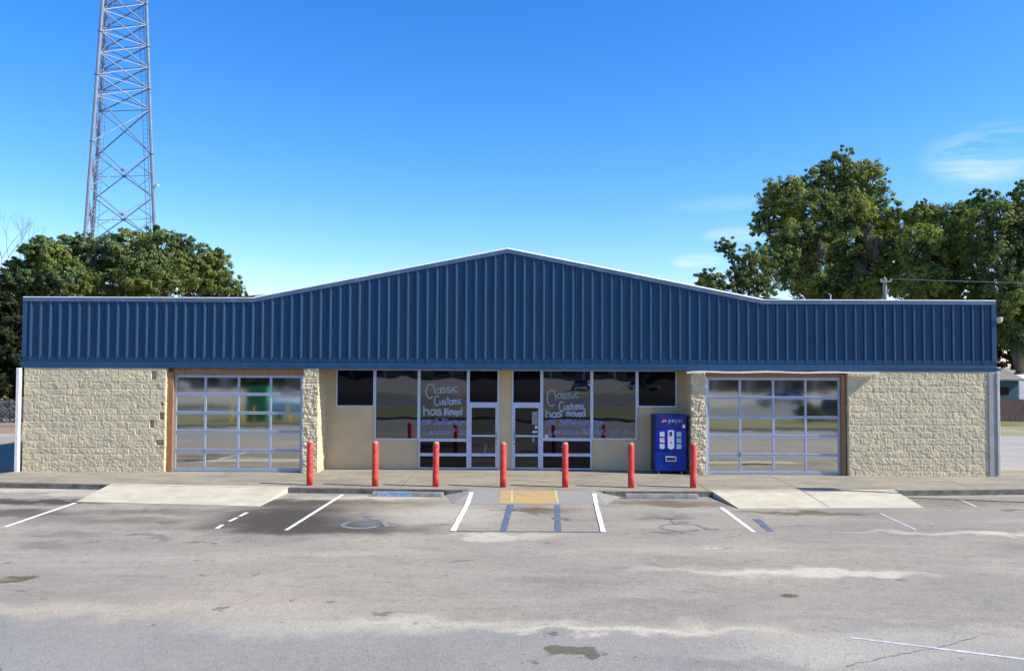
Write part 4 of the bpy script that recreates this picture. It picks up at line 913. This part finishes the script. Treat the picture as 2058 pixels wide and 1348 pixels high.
ca = empty('caravan', (38.6, 34, GZ)); m = MB(); m.box(-2.2, 3.5, 0, 2.4, .55, 2.9); m.build('body', M['white'], ca, bevel=.25)
for a, b in ((-1.4, -.2), (1, 2.4)): m = MB(); m.box(a, b, -.02, .01, 1.5, 2.2); m.build('window', M['glassdark'], ca)
for x in (.2, 1.0):
    m = MB(); m.tube((x, -.02, .33), (x, .22, .33), .33, n=18); m.build('wheel', M['black'], ca)
tag(ca, 'white trailer body beside the teal shed behind the wooden fence', 'trailer')

# ---------------------------------------------------------------- left background
gr = MB(); gr.prism([(-70, 10.6), (-18, 13.0), (-18, 13.25), (-70, 10.85)], GZ-.1, GZ+.13); tag(gr.build('far_kerb', mat('pale_kerb', (.55, .54, .52), .9)), kind='structure')
gr = MB(); gr.quad((-70, 10.85, GZ+.03), (-18, 13.25, GZ+.03), (-16.5, 60, GZ+.03), (-70, 60, GZ+.03)); tag(gr.build('leaf_litter_verge', M['drygrass']), kind='structure')
cf = empty('chain_link_fence', (-32, 18.5, GZ)); m = MB()
for i in range(8):
    m = MB(); m.tube((-12+i*3, 0, 0), (-12+i*3, 0, 1.42), .03); m.build('fence_post', M['steel'], cf)
m = MB(); m.tube((-12, 0, 1.37), (12, 0, 1.37), .022); m.tube((-12, 0, .06), (12, 0, .06), .012); m.build('fence_rail', M['steel'], cf)
m = MB(); x = -12
while x < 12:
    m.tube((x, -.02, .05), (x+1.3, -.02, 1.35), .004, n=3, caps=False); m.tube((x+1.3, -.026, .05), (x, -.026, 1.35), .004, n=3, caps=False); x += .09
m.build('wire_mesh', M['steel'], cf); tag(cf, 'grey chain link fence at the far left behind the shaded pavement', 'fence')
for i, (u, r_) in enumerate(((-10, .9), (22, .8))):
    p = at(u, 22); e = empty('shrub', p)
    leaves('foliage', [(0, 0, .8, 1.5, .8, .85), (.9, 0, .6, .9, .7, .6)], 3500, .09, leaf_mat('shrub_leaves', (.10, .11, .06), (.18, .17, .10), (.22, .2, .13)) if not i else bpy.data.materials['shrub_leaves'], e, .7, 40+i)
    m = MB(); m.path([(0, 0, 0), (.05, 0, .8)], [.05, .02]); m.build('stem', M['bark'], e)
    tag(e, ['greyish shrub behind the chain link fence at the very left edge', 'greyish shrub behind the chain link fence next to the building corner'][i], 'shrub', 'shrubs behind the chain link fence')

# ---------------------------------------------------------------- what the glass reflects (behind the camera)
def arcp(x): return -24.2+.009*(x-2)**2*(1 if x > 2 else .1)
gv = MB(); xs2 = [-60+i*2.5 for i in range(41)]
gv.add([q for x in xs2 for q in ((x, arcp(x)-.16, GZ+.012), (x, -41+.02*x, GZ+.012))], [(2*i+1, 2*i+3, 2*i+2, 2*i) for i in range(len(xs2)-1)])
tag(gv.build('grass_verge', M['grass']), kind='structure')
gv = MB()
for a, b in zip(xs2, xs2[1:]): gv.prism([(a, arcp(a)-.16), (b, arcp(b)-.16), (b, arcp(b)), (a, arcp(a))], GZ-.1, GZ+.15)
tag(gv.build('verge_kerb', M['kerb']), kind='structure')
gv = MB(); gv.quad((-150, -62, GZ+.02), (150, -58, GZ+.02), (150, -41, GZ+.02), (-150, -43, GZ+.02)); tag(gv.build('road', M['road']), kind='structure')
gv = MB(); gv.quad((-150, -70, GZ+.016), (150, -66, GZ+.016), (150, -58, GZ+.016), (-150, -62, GZ+.016)); tag(gv.build('far_verge', M['grass']), kind='structure')
# green bin, pale tank, yellow bollards
gn = mat('green_paint', (.02, .20, .09), .5); cy = mat('pale_blue_paint', (.35, .60, .66), .4); ye = mat('yellow_paint', (.70, .50, .04), .5)
e = empty('green_container', (-17.7, -31.5, GZ)); m = MB(); m.box(-.75, .75, -.8, .8, .1, 2.3); m.build('body', gn, e, bevel=.04)
m = MB(); m.box(-.8, .8, -.86, .86, 2.304, 2.38); m.build('lid', gn, e)
for x in (-.6, .6): m = MB(); m.box(x-.1, x+.1, -.8, .8, 0, .099); m.build('skid', M['black'], e)
tag(e, 'tall green container across the lot, seen in the left garage door glass', 'container')
e = empty('storage_tank', (-14.9, -29.5, GZ)); m = MB(); pr = [(.02, -1.6), (.3, -1.55), (.5, -1.35), (.55, -1.1), (.55, 1.1), (.5, 1.35), (.3, 1.55), (.02, 1.6)]
m.lathe(pr, n=20); m.v = [(z, y_, x+1.05) for x, y_, z in m.v]; m.build('vessel', cy, e, smooth=True)
for x in (-1, 1): m = MB(); m.box(x-.12, x+.12, -.4, .4, 0, .6); m.build('saddle', M['stop'], e)
tag(e, 'pale blue horizontal storage tank, seen in the left garage door glass', 'tank')
yb = empty('yellow_bollard', (-13.6, -29.6, GZ)); m = MB(); m.lathe([(.07, 0), (.07, 1.1), (.05, 1.15), (.01, 1.17)], n=12); m.build('post', ye, yb)
for i, (x, y2, lb) in enumerate([(-19.2, -29.6, 'outermost yellow post left of the green container'), (-18.2, -29.4, 'yellow post before the left half of the green container'), (-17.4, -29.2, 'yellow post before the right half of the green container'), (-14.9, -28.4, 'yellow post before the middle of the tank'), (-13.0, -28.4, 'yellow post before the far end of the tank')]):
    o = yb if not i else copy_tree(yb); o.location = (x, y2, GZ); tag(o, lb+', in the door glass', 'bollard', 'yellow posts round the tank')
# cars
def car(name, loc, rz, body, label, L=4.6, H=1.5):
    e = empty(name, loc, rz); m = MB(); hw = .9
    secs = [(-L/2, .45, .75, .78), (-L/2+.15, .3, .88, .86), (-L*.28, .28, .95, .9), (0, .28, .98, .9), (L*.25, .28, .92, .9), (L/2-.2, .3, .80, .86), (L/2, .42, .66, .74)]
    vs = []
    for x, z0, z1, w_ in secs: vs += [(x, -w_, z0), (x, -w_, z1-.1), (x, -w_+.1, z1), (x, w_-.1, z1), (x, w_, z1-.1), (x, w_, z0)]
    fs = [(6*i+k_, 6*i+(k_+1) % 6, 6*i+6+(k_+1) % 6, 6*i+6+k_) for i in range(len(secs)-1) for k_ in range(6)]+[tuple(range(6))[::-1], tuple(range(6*len(secs)-6, 6*len(secs)))]
    m.add(vs, fs); b = m.build('body', body, e, smooth=False, bevel=.04)
    m = MB(); a = [(-L*.36, .93), (-L*.24, H-.03), (L*.06, H-.03), (L*.22, .91)]
    m.add([(x, s*(.80 if i in (0, 3) else .66), z) for s in (-1, 1) for i, (x, z) in enumerate(a)], [(0, 1, 2, 3)[::-1], (4, 5, 6, 7), (0, 1, 5, 4), (1, 2, 6, 5), (2, 3, 7, 6)]); m.build('cabin_glass', M['glassdark'], e)
    m = MB(); m.box(-L*.235, L*.055, -.66, .66, H-.03, H); m.build('roof', body, e, bevel=.01)
    for x in (-L*.3, L*.31):
        for s in (-1, 1):
            m = MB(); m.tube((x, s*.72, .32), (x, s*.93, .32), .32, n=20); wh = m.build('wheel', M['black'], e)
            m = MB(); m.tube((x, s*.931, .32), (x, s*.945, .32), .19, n=14); m.build('rim', M['steel'], wh)
    for s in (-1, 1): m = MB(); m.box(L/2-.06, L/2+.01, s*.6-.15, s*.6+.15, .55, .66); m.build('headlight', M['white'], e)
    tag(e, label, 'car'); return e
def paint(n_, c): return mat(n_, c, .25, spec=.6)
car('parked_car', (23.5, -33, GZ), R(75), paint('dark_teal_car', (.01, .03, .04)), 'dark car close behind the shrub, seen in the right garage door glass', 4.8, 1.7)
car('parked_car', (29, -64, GZ), R(5), paint('silver_car', (.5, .55, .6)), 'silver car across the road, seen in the right garage door glass')
car('parked_car', (34, -76, GZ), R(170), paint('blue_car', (.03, .10, .25)), 'blue car farther across the road, seen in the right garage door glass')
car('parked_car', (8.5, -78, GZ), R(90), paint('deep_blue_car', (.01, .05, .16)), 'deep blue car facing the shop, seen in the window right of the glass doors')
car('parked_car', (17, -82, GZ), R(15), paint('white_car', (.7, .7, .68)), 'white car reflected at the top of the rightmost large window')
e = empty('shrub', (20.3, -31, GZ)); leaves('foliage', [(0, 0, .75, 1.0, .9, .7)], 4000, .09, M['leafA'], e, .7, 50); m = MB(); m.path([(0, 0, 0), (0, 0, .7)], [.06, .03]); m.build('stem', M['bark'], e); tag(e, 'round clipped shrub reflected in the right garage door', 'shrub')
# long low row of shops and trees across the road
e = empty('shop_row', (0, -150, GZ)); m = MB(); m.box(-70, 90, -14, 0, 0, 5); m.build('wall', mat('tan_brick', (.24, .19, .14), .9, var=(.12, .09, .07), scale=.6), e)
m = MB(); m.box(-71, 91, -14, 2.2, 5.003, 5.5); m.build('roof', M['roof'], e)
for i in range(22): m = MB(); m.box(-67+i*7, -64+i*7, .0, .03, .9, 2.8); m.build('window', M['glassdark'], e)
for i in range(23): m = MB(); m.box(-70+i*7, -69.75+i*7, 1.8, 2.05, 0, 5); m.build('post', M['white'], e)
tag(e, 'low tan brick shop row with white posts, across the road behind the viewer', 'building')
for i, (x, y2, r_) in enumerate([(-27, -58, 4.2), (-60, -120, 6), (-85, -110, 7), (90, -120, 7)]):
    tree('roadside_tree', (x, y2, GZ), [(x, y2, 4.6, r_, r_, 3), (x+r_*.5, y2, 3.6, r_*.6, r_*.6, 2), (x-r_*.4, y2+1, 5.5, r_*.6, r_*.6, 2.2)], 6000, .3, M['leafC'],
         ['dark roadside tree nearest the lot, reflected in the left garage door', 'roadside tree left of the shop row', 'roadside tree farthest left across the road', 'roadside tree right of the shop row'][i], seed=60+i, trunk=.3)

# ---------------------------------------------------------------- render settings
S.render.engine = 'CYCLES'
S.render.resolution_x = 1024; S.render.resolution_y = 670
